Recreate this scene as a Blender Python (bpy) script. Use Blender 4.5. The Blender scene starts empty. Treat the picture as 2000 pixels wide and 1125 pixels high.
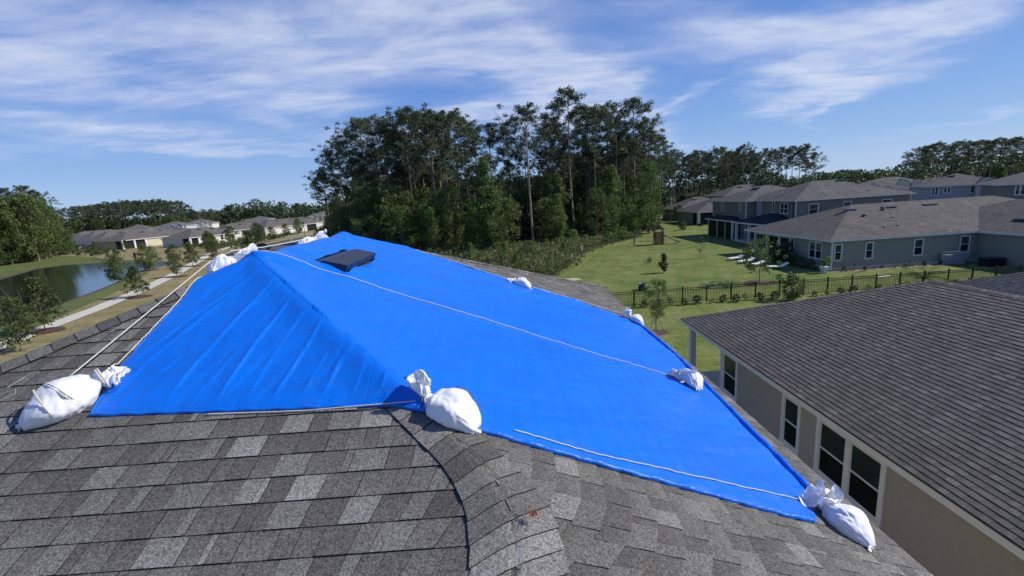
import bpy, bmesh, math, random
import numpy as np
from mathutils import Vector, Matrix, noise
R=math.radians; PI=math.pi
sc=bpy.context.scene
col=sc.collection
random.seed(7); rng=np.random.default_rng(11)

# ------------------------------------------------------------------ camera
H=8.8
cam_d=bpy.data.cameras.new("camera"); cam=bpy.data.objects.new("camera",cam_d); col.objects.link(cam); sc.camera=cam
cam_d.sensor_width=36; cam_d.lens=889.2/2000*36; cam_d.clip_start=0.05; cam_d.clip_end=4000
p_,r_,y_=R(11.3011),R(-3.6926),R(.5778)
F_=Vector((math.sin(y_)*math.cos(p_),math.cos(y_)*math.cos(p_),-math.sin(p_)))
rt_=Vector((math.cos(y_),-math.sin(y_),0)); up_=rt_.cross(F_)
Rx=math.cos(r_)*rt_+math.sin(r_)*up_; Ux=-math.sin(r_)*rt_+math.cos(r_)*up_
M=Matrix((Rx,Ux,-F_)).transposed().to_4x4(); M.translation=Vector((0,0,H)); cam.matrix_world=M

# ------------------------------------------------------------------ light
SUN_EL=40; SUN_AZ=91          # azimuth measured from +Y towards +X
sd=bpy.data.lights.new("sun","SUN"); sd.energy=4.3; sd.angle=R(.53); sd.color=(1,.955,.89)
sun=bpy.data.objects.new("sun",sd); col.objects.link(sun)
sdir=Vector((math.sin(R(SUN_AZ))*math.cos(R(SUN_EL)),math.cos(R(SUN_AZ))*math.cos(R(SUN_EL)),math.sin(R(SUN_EL))))
sun.rotation_euler=(-sdir).to_track_quat('-Z','Y').to_euler()
sc.view_settings.view_transform='Standard'; sc.view_settings.look='None'; sc.view_settings.exposure=0.27; sc.view_settings.gamma=1

def build_world():
    w=bpy.data.worlds.new("World"); sc.world=w; w.use_nodes=True
    nt=w.node_tree; N=nt.nodes; L=nt.links; N.clear()
    def nd(t,**k):
        n=N.new(t)
        for a,b in k.items(): setattr(n,a,b)
        return n
    def m(op,a,b=None,c=None,clamp=False):
        n=nd('ShaderNodeMath',operation=op,use_clamp=clamp)
        for i,v in enumerate((a,b,c)):
            if v is None: continue
            if isinstance(v,(int,float)): n.inputs[i].default_value=v
            else: L.new(v,n.inputs[i])
        return n.outputs[0]
    out=nd('ShaderNodeOutputWorld'); bg=nd('ShaderNodeBackground'); L.new(bg.outputs[0],out.inputs[0])
    sky=nd('ShaderNodeTexSky',sky_type='NISHITA',sun_disc=False,sun_elevation=R(SUN_EL),sun_rotation=R(SUN_AZ),air_density=1.15,dust_density=.35,ozone_density=2.6)
    tc=nd('ShaderNodeTexCoord'); sep=nd('ShaderNodeSeparateXYZ'); L.new(tc.outputs['Generated'],sep.inputs[0])
    x,y,z=sep.outputs
    # clouds: cirrus sheets laid out over the sky directions (azimuth / elevation, degrees)
    az=m('MULTIPLY',m('ARCTAN2',x,y),57.2958); el=m('MULTIPLY',m('ARCSINE',z),57.2958)
    zc=m('ADD',m('MAXIMUM',z,0),.10); px=m('DIVIDE',x,zc); py=m('DIVIDE',y,zc)
    cmb=nd('ShaderNodeCombineXYZ'); L.new(px,cmb.inputs[0]); L.new(py,cmb.inputs[1])
    # warp az/el a little so the sheets get torn outlines
    wn=nd('ShaderNodeTexNoise'); wn.inputs['Scale'].default_value=1.1; wn.inputs['Detail'].default_value=5; wn.inputs['Roughness'].default_value=.55; L.new(cmb.outputs[0],wn.inputs['Vector'])
    ws=nd('ShaderNodeSeparateColor'); L.new(wn.outputs['Color'],ws.inputs[0])
    az=m('ADD',az,m('MULTIPLY',m('SUBTRACT',ws.outputs[0],.5),16)); el=m('ADD',el,m('MULTIPLY',m('SUBTRACT',ws.outputs[1],.5),7))
    BL=[(-19.96,18.67,.0333,-.0039,.0294,-.3704,.85),(-38.06,13.2,.0863,-.0228,.0003,-.4326,.8),(-41.4,8.15,.0918,-.0174,.0324,-.7386,.8),(-30.42,7.01,.097,-.0235,-.1206,-1.2289,.6),(-19.57,14.44,.0962,-.014,.0113,-.4076,.75),(-20.57,11.16,.1734,-.0094,.0719,-.7549,.85),(-3.53,16.92,.0502,-.0174,-.0701,-.3204,.95),(7.55,13.14,.0858,-.0511,-.1314,-.2582,1.05),(-10.25,8.89,.0653,.0026,.0637,-.6414,.85),(13.35,10.72,.1987,.1121,.4999,-1.1619,.7),(21.16,9.83,.1843,.0673,.4131,-1.7982,.65),(20.09,8.48,.3049,.0822,.3343,-2.2561,.6),(19.55,5.88,.247,-.053,-.3061,-.9822,.75),(33.8,14.09,.0587,.0112,-.033,-.458,.9),(38.74,10.45,.1036,.0412,.1101,-.4209,.95),(31.92,9.5,.2546,.0534,.0115,-.5431,1.0),(34.68,6.45,.7095,-.195,-.2458,-.4492,.6),(23.12,17.77,.0908,.0017,-.1128,-.6377,.6),(44.77,4.02,.1657,.0432,.2732,-1.7307,.6),(2.46,8.55,.136,-.0085,-.0379,-.5842,.75),
        (-70,25,.03,0,0,-.06,.5),(80,30,.03,0,0,-.05,.6),(0,55,.02,0,0,-.05,.4),(180,30,.015,0,0,-.05,.5)]
    acc=None
    for (a0,e0,m00,m01,m10,m11,am) in BL:
        dx=m('SUBTRACT',az,a0); dy=m('SUBTRACT',el,e0)
        u=m('MULTIPLY_ADD',dx,m00,m('MULTIPLY',dy,m01)); v=m('MULTIPLY_ADD',dx,m10,m('MULTIPLY',dy,m11))
        q=m('MULTIPLY_ADD',u,u,m('MULTIPLY',v,v)); g=m('MULTIPLY',m('EXPONENT',m('MULTIPLY',m('POWER',q,1.3),-.75)),am)
        acc=g if acc is None else m('ADD',acc,g)
    mp=nd('ShaderNodeMapping'); mp.inputs['Rotation'].default_value=(0,0,R(-18)); mp.inputs['Scale'].default_value=(.6,1.15,1); L.new(cmb.outputs[0],mp.inputs['Vector'])
    n1=nd('ShaderNodeTexNoise'); n1.inputs['Scale'].default_value=1.9; n1.inputs['Detail'].default_value=10; n1.inputs['Roughness'].default_value=.60; n1.inputs['Distortion'].default_value=.5; L.new(mp.outputs[0],n1.inputs['Vector'])
    mp2=nd('ShaderNodeMapping'); mp2.inputs['Rotation'].default_value=(0,0,R(25)); mp2.inputs['Scale'].default_value=(.9,2.4,1); L.new(cmb.outputs[0],mp2.inputs['Vector'])
    n2=nd('ShaderNodeTexNoise'); n2.inputs['Scale'].default_value=3.2; n2.inputs['Detail'].default_value=7; n2.inputs['Roughness'].default_value=.6; L.new(mp2.outputs[0],n2.inputs['Vector'])
    nn=m('ADD',m('MULTIPLY',n1.outputs[0],.72),m('MULTIPLY',n2.outputs[0],.28))
    nn=m('MULTIPLY',m('SUBTRACT',nn,.485),3.0)
    acc=m('MINIMUM',acc,1.15); dens=m('ADD',m('MULTIPLY',acc,.56),m('MULTIPLY',nn,m('ADD',m('MULTIPLY',acc,.62),.06)))
    dens=m('SUBTRACT',dens,.06,clamp=True)
    mr=nd('ShaderNodeMapRange',interpolation_type='SMOOTHSTEP'); L.new(dens,mr.inputs[0]); mr.inputs[1].default_value=0; mr.inputs[2].default_value=1.1; mr.inputs[3].default_value=0; mr.inputs[4].default_value=.9
    fade=nd('ShaderNodeMapRange'); L.new(el,fade.inputs[0]); fade.inputs[1].default_value=-1; fade.inputs[2].default_value=5
    den=m('MULTIPLY',mr.outputs[0],fade.outputs[0])
    ramp=nd('ShaderNodeValToRGB'); e0=m('ARCSINE',z); rr_=m('DIVIDE',m('MULTIPLY',e0,57.2958),60,clamp=True); L.new(rr_,ramp.inputs[0])
    cr=ramp.color_ramp; stops=[(0,(3.6,5.3,8.0)),(.07,(2.2,4.0,7.5)),(.2,(1.2,2.65,6.7)),(.45,(.7,1.65,5.0)),(1,(.5,1.2,3.9))]
    while len(cr.elements)<len(stops): cr.elements.new(.5)
    for e_,(p__,c__) in zip(cr.elements,stops): e_.position=p__; e_.color=(*[q/8.5 for q in c__],1)
    vm=nd('ShaderNodeVectorMath',operation='SCALE'); L.new(ramp.outputs[0],vm.inputs[0]); vm.inputs['Scale'].default_value=8.5
    skm=nd('ShaderNodeMix',data_type='RGBA'); skm.inputs[0].default_value=.82; L.new(sky.outputs[0],skm.inputs[6]); L.new(vm.outputs[0],skm.inputs[7])
    mx=nd('ShaderNodeMix',data_type='RGBA'); L.new(den,mx.inputs[0]); L.new(skm.outputs[2],mx.inputs[6]); mx.inputs[7].default_value=(6.3,6.8,8.2,1)
    L.new(mx.outputs[2],bg.inputs[0]); bg.inputs[1].default_value=.092
build_world()

# ------------------------------------------------------------------ materials
def newmat(n):
    m=bpy.data.materials.new(n); m.use_nodes=True; return m,m.node_tree.nodes,m.node_tree.links,m.node_tree.nodes['Principled BSDF']
def mat(name,c,rough=.7,var=.12,scale=3.,spec=.3,metal=0,bump=0,bscale=40,c2=None,detail=5,trans=0,coords='Object',stretch=None,fine=0,fscale=60):
    m,N,L,B=newmat(name)
    tc=N.new('ShaderNodeTexCoord'); src=tc.outputs[coords]
    if stretch:
        mp=N.new('ShaderNodeMapping'); mp.inputs['Scale'].default_value=stretch; L.new(src,mp.inputs[0]); src=mp.outputs[0]
    n=N.new('ShaderNodeTexNoise'); n.inputs['Scale'].default_value=scale; n.inputs['Detail'].default_value=detail; n.inputs['Roughness'].default_value=.6; L.new(src,n.inputs['Vector'])
    r=N.new('ShaderNodeValToRGB'); L.new(n.outputs[0],r.inputs[0])
    a=[max(0,v*(1-var)) for v in c]; b=[v*(1+var) for v in (c2 or c)]
    r.color_ramp.elements[0].position=.33; r.color_ramp.elements[1].position=.67
    r.color_ramp.elements[0].color=(*a,1); r.color_ramp.elements[1].color=(*b,1)
    o=r.outputs[0]
    if fine:
        f=N.new('ShaderNodeTexNoise'); f.inputs['Scale'].default_value=fscale; f.inputs['Detail'].default_value=3; L.new(src,f.inputs['Vector'])
        mr=N.new('ShaderNodeMapRange'); mr.inputs[1].default_value=.3; mr.inputs[2].default_value=.7; mr.inputs[3].default_value=1-fine; mr.inputs[4].default_value=1+fine; L.new(f.outputs[0],mr.inputs[0])
        mm=N.new('ShaderNodeMix'); mm.data_type='RGBA'; mm.blend_type='MULTIPLY'; mm.inputs[0].default_value=1; L.new(o,mm.inputs[6]); L.new(mr.outputs[0],mm.inputs[7]); o=mm.outputs[2]
    L.new(o,B.inputs['Base Color']); B.inputs['Roughness'].default_value=rough; B.inputs['Specular IOR Level'].default_value=spec; B.inputs['Metallic'].default_value=metal
    if bump:
        bn=N.new('ShaderNodeTexNoise'); bn.inputs['Scale'].default_value=bscale; bn.inputs['Detail'].default_value=4; L.new(src,bn.inputs['Vector'])
        bb=N.new('ShaderNodeBump'); bb.inputs['Strength'].default_value=min(1,bump); bb.inputs['Distance'].default_value=.01*max(1,bump); L.new(bn.outputs[0],bb.inputs['Height']); L.new(bb.outputs[0],B.inputs['Normal'])
    return m
def leafmat(name,c,c2,tr=.25,rough=.55,spread=.35,cs=.35):
    m,N,L,B=newmat(name)
    oi=N.new('ShaderNodeObjectInfo'); tc=N.new('ShaderNodeTexCoord')
    n=N.new('ShaderNodeTexNoise'); n.inputs['Scale'].default_value=cs; n.inputs['Detail'].default_value=6; n.inputs['Roughness'].default_value=.75; L.new(tc.outputs['Object'],n.inputs['Vector'])
    a=N.new('ShaderNodeMath'); a.operation='MULTIPLY_ADD'; L.new(oi.outputs['Random'],a.inputs[0]); a.inputs[1].default_value=spread; L.new(n.outputs[0],a.inputs[2])
    s=N.new('ShaderNodeMapRange'); s.inputs[1].default_value=.35; s.inputs[2].default_value=.68+spread; L.new(a.outputs[0],s.inputs[0])
    mx=N.new('ShaderNodeMix'); mx.data_type='RGBA'; L.new(s.outputs[0],mx.inputs[0]); mx.inputs[6].default_value=(*c,1); mx.inputs[7].default_value=(*c2,1)
    L.new(mx.outputs[2],B.inputs['Base Color']); B.inputs['Roughness'].default_value=rough; B.inputs['Specular IOR Level'].default_value=.28
    t=N.new('ShaderNodeBsdfTranslucent'); L.new(mx.outputs[2],t.inputs[0]); ms=N.new('ShaderNodeMixShader'); ms.inputs[0].default_value=tr
    L.new(B.outputs[0],ms.inputs[1]); L.new(t.outputs[0],ms.inputs[2]); L.new(ms.outputs[0],N['Material Output'].inputs[0])
    return m
def shingle_near(name,lo,hi,gran=1.,gs=210):
    # colour per shingle from the 'tone' attribute (pigment of each tab), granules as fine noise
    m,N,L,B=newmat(name)
    at=N.new('ShaderNodeAttribute'); at.attribute_name='tone'
    tc=N.new('ShaderNodeTexCoord')
    mx=N.new('ShaderNodeMix'); mx.data_type='RGBA'; L.new(at.outputs['Fac'],mx.inputs[0]); mx.inputs[6].default_value=(*lo,1); mx.inputs[7].default_value=(*hi,1)
    v=N.new('ShaderNodeTexVoronoi'); v.inputs['Scale'].default_value=gs; L.new(tc.outputs['Object'],v.inputs['Vector'])
    sp=N.new('ShaderNodeSeparateColor'); L.new(v.outputs['Color'],sp.inputs[0])
    mr=N.new('ShaderNodeMapRange'); mr.inputs[3].default_value=1-.42*gran; mr.inputs[4].default_value=1+.48*gran; L.new(sp.outputs[0],mr.inputs[0])
    n=N.new('ShaderNodeTexNoise'); n.inputs['Scale'].default_value=70; n.inputs['Detail'].default_value=4; n.inputs['Roughness'].default_value=.7; L.new(tc.outputs['Object'],n.inputs['Vector'])
    mr2=N.new('ShaderNodeMapRange'); mr2.inputs[1].default_value=.3; mr2.inputs[2].default_value=.7; mr2.inputs[3].default_value=.8; mr2.inputs[4].default_value=1.2; L.new(n.outputs[0],mr2.inputs[0])
    n3=N.new('ShaderNodeTexNoise'); n3.inputs['Scale'].default_value=1.3; n3.inputs['Detail'].default_value=5; L.new(tc.outputs['Object'],n3.inputs['Vector'])
    mr3=N.new('ShaderNodeMapRange'); mr3.inputs[1].default_value=.3; mr3.inputs[2].default_value=.7; mr3.inputs[3].default_value=.88; mr3.inputs[4].default_value=1.12; L.new(n3.outputs[0],mr3.inputs[0])
    k=N.new('ShaderNodeMath'); k.operation='MULTIPLY'; L.new(mr.outputs[0],k.inputs[0]); L.new(mr2.outputs[0],k.inputs[1])
    k2=N.new('ShaderNodeMath'); k2.operation='MULTIPLY'; L.new(k.outputs[0],k2.inputs[0]); L.new(mr3.outputs[0],k2.inputs[1])
    mm=N.new('ShaderNodeMix'); mm.data_type='RGBA'; mm.blend_type='MULTIPLY'; mm.inputs[0].default_value=1; L.new(mx.outputs[2],mm.inputs[6]); L.new(k2.outputs[0],mm.inputs[7])
    L.new(mm.outputs[2],B.inputs['Base Color']); B.inputs['Roughness'].default_value=.85; B.inputs['Specular IOR Level'].default_value=.25
    bb=N.new('ShaderNodeBump'); bb.inputs['Strength'].default_value=.55; bb.inputs['Distance'].default_value=.004; L.new(sp.outputs[0],bb.inputs['Height']); L.new(bb.outputs[0],B.inputs['Normal'])
    return m
def shingle_far(name,c,var=.25):
    # course pattern from height above ground (courses are level), blotchy tabs
    m,N,L,B=newmat(name)
    tc=N.new('ShaderNodeTexCoord'); mp=N.new('ShaderNodeMapping'); mp.inputs['Scale'].default_value=(3.2,3.2,18); L.new(tc.outputs['Object'],mp.inputs[0])
    n=N.new('ShaderNodeTexWhiteNoise') if False else N.new('ShaderNodeTexVoronoi'); n.inputs['Scale'].default_value=1; L.new(mp.outputs[0],n.inputs['Vector'])
    sp=N.new('ShaderNodeSeparateColor'); L.new(n.outputs['Color'],sp.inputs[0])
    n3=N.new('ShaderNodeTexNoise'); n3.inputs['Scale'].default_value=.6; n3.inputs['Detail'].default_value=8; L.new(tc.outputs['Object'],n3.inputs['Vector'])
    mr=N.new('ShaderNodeMapRange'); mr.inputs[3].default_value=1-var; mr.inputs[4].default_value=1+var; L.new(sp.outputs[0],mr.inputs[0])
    mr3=N.new('ShaderNodeMapRange'); mr3.inputs[1].default_value=.3; mr3.inputs[2].default_value=.7; mr3.inputs[3].default_value=.85; mr3.inputs[4].default_value=1.15; L.new(n3.outputs[0],mr3.inputs[0])
    k=N.new('ShaderNodeMath'); k.operation='MULTIPLY'; L.new(mr.outputs[0],k.inputs[0]); L.new(mr3.outputs[0],k.inputs[1])
    mm=N.new('ShaderNodeMix'); mm.data_type='RGBA'; mm.blend_type='MULTIPLY'; mm.inputs[0].default_value=1; mm.inputs[6].default_value=(*c,1); L.new(k.outputs[0],mm.inputs[7])
    L.new(mm.outputs[2],B.inputs['Base Color']); B.inputs['Roughness'].default_value=.9; B.inputs['Specular IOR Level'].default_value=.2
    return m
MT={}
MT['sh']=shingle_near('charcoal_shingle',(.070,.065,.058),(.222,.216,.198),1.25,170)
MT['cap']=shingle_near('cap_shingle',(.066,.061,.055),(.208,.204,.188),1.2,170)
MT['shn']=shingle_near('brown_grey_shingle',(.092,.083,.072),(.178,.163,.143),.5,60)
MT['butt']=mat('shingle_edge',(.012,.012,.012),.95)
MT['white']=mat('white_trim',(.62,.62,.6),.55,.04)
MT['trimn']=mat('offwhite_trim',(.68,.66,.60),.6,.05)
MT['stucco']=mat('beige_stucco',(.37,.325,.262),.9,.05,6,bump=.5,bscale=120,fine=.06,fscale=150)
MT['glass']=mat('dark_glass',(.006,.008,.010),.06,.3,.6,spec=.6)
MT['glassb']=mat('glass_with_blind',(.045,.06,.058),.12,.25,2,spec=.5)
MT['blind']=mat('green_blind',(.02,.03,.027),.25,.2,4,spec=.5)
MT['sidA']=mat('green_grey_siding',(.27,.262,.215),.75,.04,2)
MT['sidB']=mat('warm_grey_siding',(.21,.19,.155),.75,.05,2)
MT['sidC']=mat('light_grey_siding',(.31,.30,.28),.75,.05,2)
MT['sidD']=mat('cream_siding',(.50,.46,.34),.75,.05,2)
MT['sidE']=mat('white_siding',(.60,.59,.55),.75,.05,2)
MT['sidF']=mat('pale_blue_siding',(.42,.50,.53),.75,.05,2)
MT['sidG']=mat('bluegrey_siding',(.34,.36,.39),.75,.05,2)
MT['roofA']=shingle_far('brown_grey_roof',(.092,.086,.080))
MT['roofB']=shingle_far('grey_roof',(.090,.089,.085))
MT['roofD']=shingle_far('darkblue_grey_roof',(.030,.032,.038))
MT['roofL']=shingle_far('taupe_roof',(.108,.101,.094))
MT['screen']=mat('porch_screen',(.008,.009,.009),.6,.4,1)
MT['black']=mat('black_metal',(.010,.010,.011),.45,.2,5,spec=.5)
MT['vent']=mat('vent_metal',(.012,.015,.026),.42,.25,6,spec=.6)
MT['pvc']=mat('white_pipe',(.7,.7,.68),.5,.03)
MT['concrete']=mat('sidewalk_concrete',(.50,.47,.40),.9,.10,1.5,fine=.05)
MT['asphalt']=mat('asphalt_road',(.085,.083,.08),.95,.12,.4,fine=.1,fscale=8)
MT['mulch']=mat('mulch',(.085,.045,.032),.95,.35,6,bump=1,bscale=30)
MT['bark']=mat('pine_bark',(.20,.165,.135),.95,.35,2.5,bump=1,bscale=14,stretch=(1,1,.25))
MT['barkg']=mat('grey_bark',(.14,.125,.105),.95,.25,3)
MT['soil']=mat('forest_soil',(.035,.032,.018),.98,.4,.6)
MT['sand']=mat('pale_sand',(.42,.36,.26),.98,.15,2)
MT['rope']=mat('white_rope',(.72,.70,.60),.8,.08,60,bump=1,bscale=250)
MT['pineL']=leafmat('pine_needles',(.036,.055,.026),(.120,.150,.070),.28)
MT['oakL']=leafmat('oak_leaves',(.040,.070,.020),(.170,.225,.062),.38)
MT['vineL']=leafmat('bright_vine_leaves',(.055,.105,.022),(.19,.28,.065),.35)
MT['youngL']=leafmat('young_tree_leaves',(.055,.080,.024),(.16,.205,.065),.30)
MT['cypL']=leafmat('feathery_leaves',(.055,.10,.020),(.12,.20,.045),.35)
MT['shrubL']=leafmat('shrub_leaves',(.028,.048,.02),(.09,.13,.05),.2)
MT['palmetto']=leafmat('palmetto_leaves',(.105,.135,.045),(.30,.33,.14),.25,cs=.8)
MT['farL']=leafmat('far_wood_leaves',(.045,.075,.032),(.125,.175,.065),.15,cs=.05)
MT['palmL']=leafmat('palm_leaves',(.09,.15,.02),(.17,.25,.05),.35)
MT['wood']=mat('stained_cedar',(.19,.075,.045),.7,.3,4)
MT['slide']=mat('dark_green_slide',(.012,.03,.035),.35,.2)
MT['cushion']=mat('white_cushion',(.72,.71,.68),.8,.04)
MT['debris']=mat('orange_debris',(.34,.09,.035),.9,.35,60)
MT['chalk']=mat('chalk',(.30,.30,.30),.95,.2,80)
MT['carp']=mat('dark_car_paint',(.03,.03,.033),.3,.2,spec=.6)
MT['carr']=mat('brown_box',(.20,.13,.09),.8,.2)
MT['tire']=mat('tyre',(.012,.012,.012),.9)
MT['tail']=mat('tail_lamp',(.25,.01,.01),.3)
MT['egreen']=mat('dark_green_box',(.012,.02,.016),.5,.2)

def lawn(name,a,b,c,stripe=0,ang=0,sc1=.12):
    m,N,L,B=newmat(name)
    tc=N.new('ShaderNodeTexCoord')
    def nz(s,d=6,r=.6):
        n=N.new('ShaderNodeTexNoise'); n.inputs['Scale'].default_value=s; n.inputs['Detail'].default_value=d; n.inputs['Roughness'].default_value=r; L.new(tc.outputs['Object'],n.inputs['Vector']); return n.outputs[0]
    def mr(v,lo,hi,a0=.3,a1=.7):
        q=N.new('ShaderNodeMapRange'); q.inputs[1].default_value=a0; q.inputs[2].default_value=a1; q.inputs[3].default_value=lo; q.inputs[4].default_value=hi; L.new(v,q.inputs[0]); return q.outputs[0]
    f=mr(nz(sc1,8,.65),0,1,.36,.64)
    if stripe:
        mp=N.new('ShaderNodeMapping'); mp.inputs['Rotation'].default_value=(0,0,R(ang)); L.new(tc.outputs['Object'],mp.inputs[0])
        w=N.new('ShaderNodeTexWave'); w.inputs['Scale'].default_value=.18; w.inputs['Distortion'].default_value=2.2; w.inputs['Detail'].default_value=3; w.inputs['Detail Scale'].default_value=.6; L.new(mp.outputs[0],w.inputs['Vector'])
        k=N.new('ShaderNodeMath'); k.operation='MULTIPLY_ADD'; L.new(mr(w.outputs['Fac'],-1,1,0,1),k.inputs[0]); k.inputs[1].default_value=stripe; L.new(f,k.inputs[2]); k.use_clamp=True; f=k.outputs[0]
    m1=N.new('ShaderNodeMix'); m1.data_type='RGBA'; L.new(f,m1.inputs[0]); m1.inputs[6].default_value=(*a,1); m1.inputs[7].default_value=(*b,1)
    m2=N.new('ShaderNodeMix'); m2.data_type='RGBA'; L.new(mr(nz(.45,8,.75),0,1.,.46,.70),m2.inputs[0]); L.new(m1.outputs[2],m2.inputs[6]); m2.inputs[7].default_value=(*c,1)
    m3=N.new('ShaderNodeMix'); m3.data_type='RGBA'; m3.blend_type='MULTIPLY'; m3.inputs[0].default_value=1; L.new(m2.outputs[2],m3.inputs[6]); L.new(mr(nz(2.2,8,.85),.45,1.5),m3.inputs[7])
    L.new(m3.outputs[2],B.inputs['Base Color']); B.inputs['Roughness'].default_value=.9; B.inputs['Specular IOR Level'].default_value=.15
    bb=N.new('ShaderNodeBump'); bb.inputs['Strength'].default_value=.8; bb.inputs['Distance'].default_value=.05; L.new(nz(9,5,.8),bb.inputs['Height']); L.new(bb.outputs[0],B.inputs['Normal'])
    return m
MT['lawn']=lawn('green_lawn',(.078,.125,.024),(.150,.180,.048),(.215,.215,.080),.10,20)
MT['dry']=lawn('dry_lawn',(.20,.165,.075),(.30,.24,.12),(.15,.155,.06),0)
MT['bank']=lawn('bank_grass',(.066,.098,.024),(.11,.135,.038),(.15,.15,.06),0)
MT['ground']=lawn('rough_ground',(.055,.070,.022),(.095,.100,.038),(.12,.10,.05),0,0,.03)

def tarp_mat():
    m,N,L,B=newmat('blue_tarp')
    tc=N.new('ShaderNodeTexCoord')
    n=N.new('ShaderNodeTexNoise'); n.inputs['Scale'].default_value=1.6; n.inputs['Detail'].default_value=8; n.inputs['Roughness'].default_value=.65; L.new(tc.outputs['Object'],n.inputs['Vector'])
    r=N.new('ShaderNodeValToRGB'); L.new(n.outputs[0],r.inputs[0]); r.color_ramp.elements[0].position=.3; r.color_ramp.elements[1].position=.75
    r.color_ramp.elements[0].color=(.0008,.122,.60,1); r.color_ramp.elements[1].color=(.0012,.152,.70,1)
    L.new(r.outputs[0],B.inputs['Base Color']); B.inputs['Specular IOR Level'].default_value=.34
    rn=N.new('ShaderNodeTexNoise'); rn.inputs['Scale'].default_value=6; rn.inputs['Detail'].default_value=8; rn.inputs['Roughness'].default_value=.7; L.new(tc.outputs['Object'],rn.inputs['Vector'])
    rm=N.new('ShaderNodeMapRange'); rm.inputs[1].default_value=.3; rm.inputs[2].default_value=.7; rm.inputs[3].default_value=.26; rm.inputs[4].default_value=.5; L.new(rn.outputs[0],rm.inputs[0]); L.new(rm.outputs[0],B.inputs['Roughness'])
    # crinkle + weave + folding creases
    mp=N.new('ShaderNodeMapping'); mp.inputs['Rotation'].default_value=(0,0,R(28)); mp.inputs['Scale'].default_value=(1,2.6,1); L.new(tc.outputs['Object'],mp.inputs[0])
    n1=N.new('ShaderNodeTexNoise'); n1.inputs['Scale'].default_value=9; n1.inputs['Detail'].default_value=9; n1.inputs['Roughness'].default_value=.62; n1.inputs['Distortion'].default_value=.8; L.new(mp.outputs[0],n1.inputs['Vector'])
    n2=N.new('ShaderNodeTexNoise'); n2.inputs['Scale'].default_value=38; n2.inputs['Detail'].default_value=5; n2.inputs['Roughness'].default_value=.7; L.new(mp.outputs[0],n2.inputs['Vector'])
    v=N.new('ShaderNodeTexVoronoi'); v.feature='DISTANCE_TO_EDGE'; v.inputs['Scale'].default_value=2.4
    wv=N.new('ShaderNodeVectorMath'); wv.operation='MULTIPLY_ADD'; L.new(n1.outputs['Color'],wv.inputs[0]); wv.inputs[1].default_value=(.5,.5,.5); L.new(mp.outputs[0],wv.inputs[2]); L.new(wv.outputs[0],v.inputs['Vector'])
    vr=N.new('ShaderNodeMapRange'); vr.inputs[1].default_value=0; vr.inputs[2].default_value=.035; vr.inputs[3].default_value=.22; vr.inputs[4].default_value=0; L.new(v.outputs['Distance'],vr.inputs[0])
    s=N.new('ShaderNodeSeparateXYZ'); L.new(tc.outputs['Object'],s.inputs[0])
    def line(ax,per,off,w=.012,dep=-.28):
        a=N.new('ShaderNodeMath'); a.operation='MULTIPLY_ADD'; L.new(s.outputs[ax],a.inputs[0]); a.inputs[1].default_value=1/per; a.inputs[2].default_value=off+50
        fr=N.new('ShaderNodeMath'); fr.operation='PINGPONG'; L.new(a.outputs[0],fr.inputs[0]); fr.inputs[1].default_value=.5
        q=N.new('ShaderNodeMapRange'); q.inputs[1].default_value=0; q.inputs[2].default_value=w/per; q.inputs[3].default_value=dep; q.inputs[4].default_value=0; L.new(fr.outputs[0],q.inputs[0]); return q.outputs[0]
    def add(a,b,k=1):
        x=N.new('ShaderNodeMath'); x.operation='MULTIPLY_ADD'; L.new(b,x.inputs[0]); x.inputs[1].default_value=k; L.new(a,x.inputs[2]); return x.outputs[0]
    h=add(line(0,.275,.0,.012,-.16),line(1,.60,.2,.010,-.10))
    h=add(h,n1.outputs[0],.9); h=add(h,n2.outputs[0],.16); h=add(h,vr.outputs[0],.8)
    bb=N.new('ShaderNodeBump'); bb.inputs['Strength'].default_value=.65; bb.inputs['Distance'].default_value=.010; L.new(h,bb.inputs['Height']); L.new(bb.outputs[0],B.inputs['Normal'])
    return m
MT['tarp']=tarp_mat()
def bag_mat():
    m,N,L,B=newmat('white_woven_bag')
    tc=N.new('ShaderNodeTexCoord')
    n=N.new('ShaderNodeTexNoise'); n.inputs['Scale'].default_value=9; n.inputs['Detail'].default_value=7; n.inputs['Roughness'].default_value=.65; n.inputs['Distortion'].default_value=1.2; L.new(tc.outputs['Object'],n.inputs['Vector'])
    B.inputs['Base Color'].default_value=(.86,.86,.87,1); B.inputs['Roughness'].default_value=.6; B.inputs['Specular IOR Level'].default_value=.3
    bb=N.new('ShaderNodeBump'); bb.inputs['Strength'].default_value=.45; bb.inputs['Distance'].default_value=.012; L.new(n.outputs[0],bb.inputs['Height']); L.new(bb.outputs[0],B.inputs['Normal'])
    t=N.new('ShaderNodeBsdfTranslucent'); t.inputs[0].default_value=(.8,.8,.9,1); ms=N.new('ShaderNodeMixShader'); ms.inputs[0].default_value=.18
    L.new(B.outputs[0],ms.inputs[1]); L.new(t.outputs[0],ms.inputs[2]); L.new(ms.outputs[0],N['Material Output'].inputs[0])
    return m
MT['bag']=bag_mat()
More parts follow.
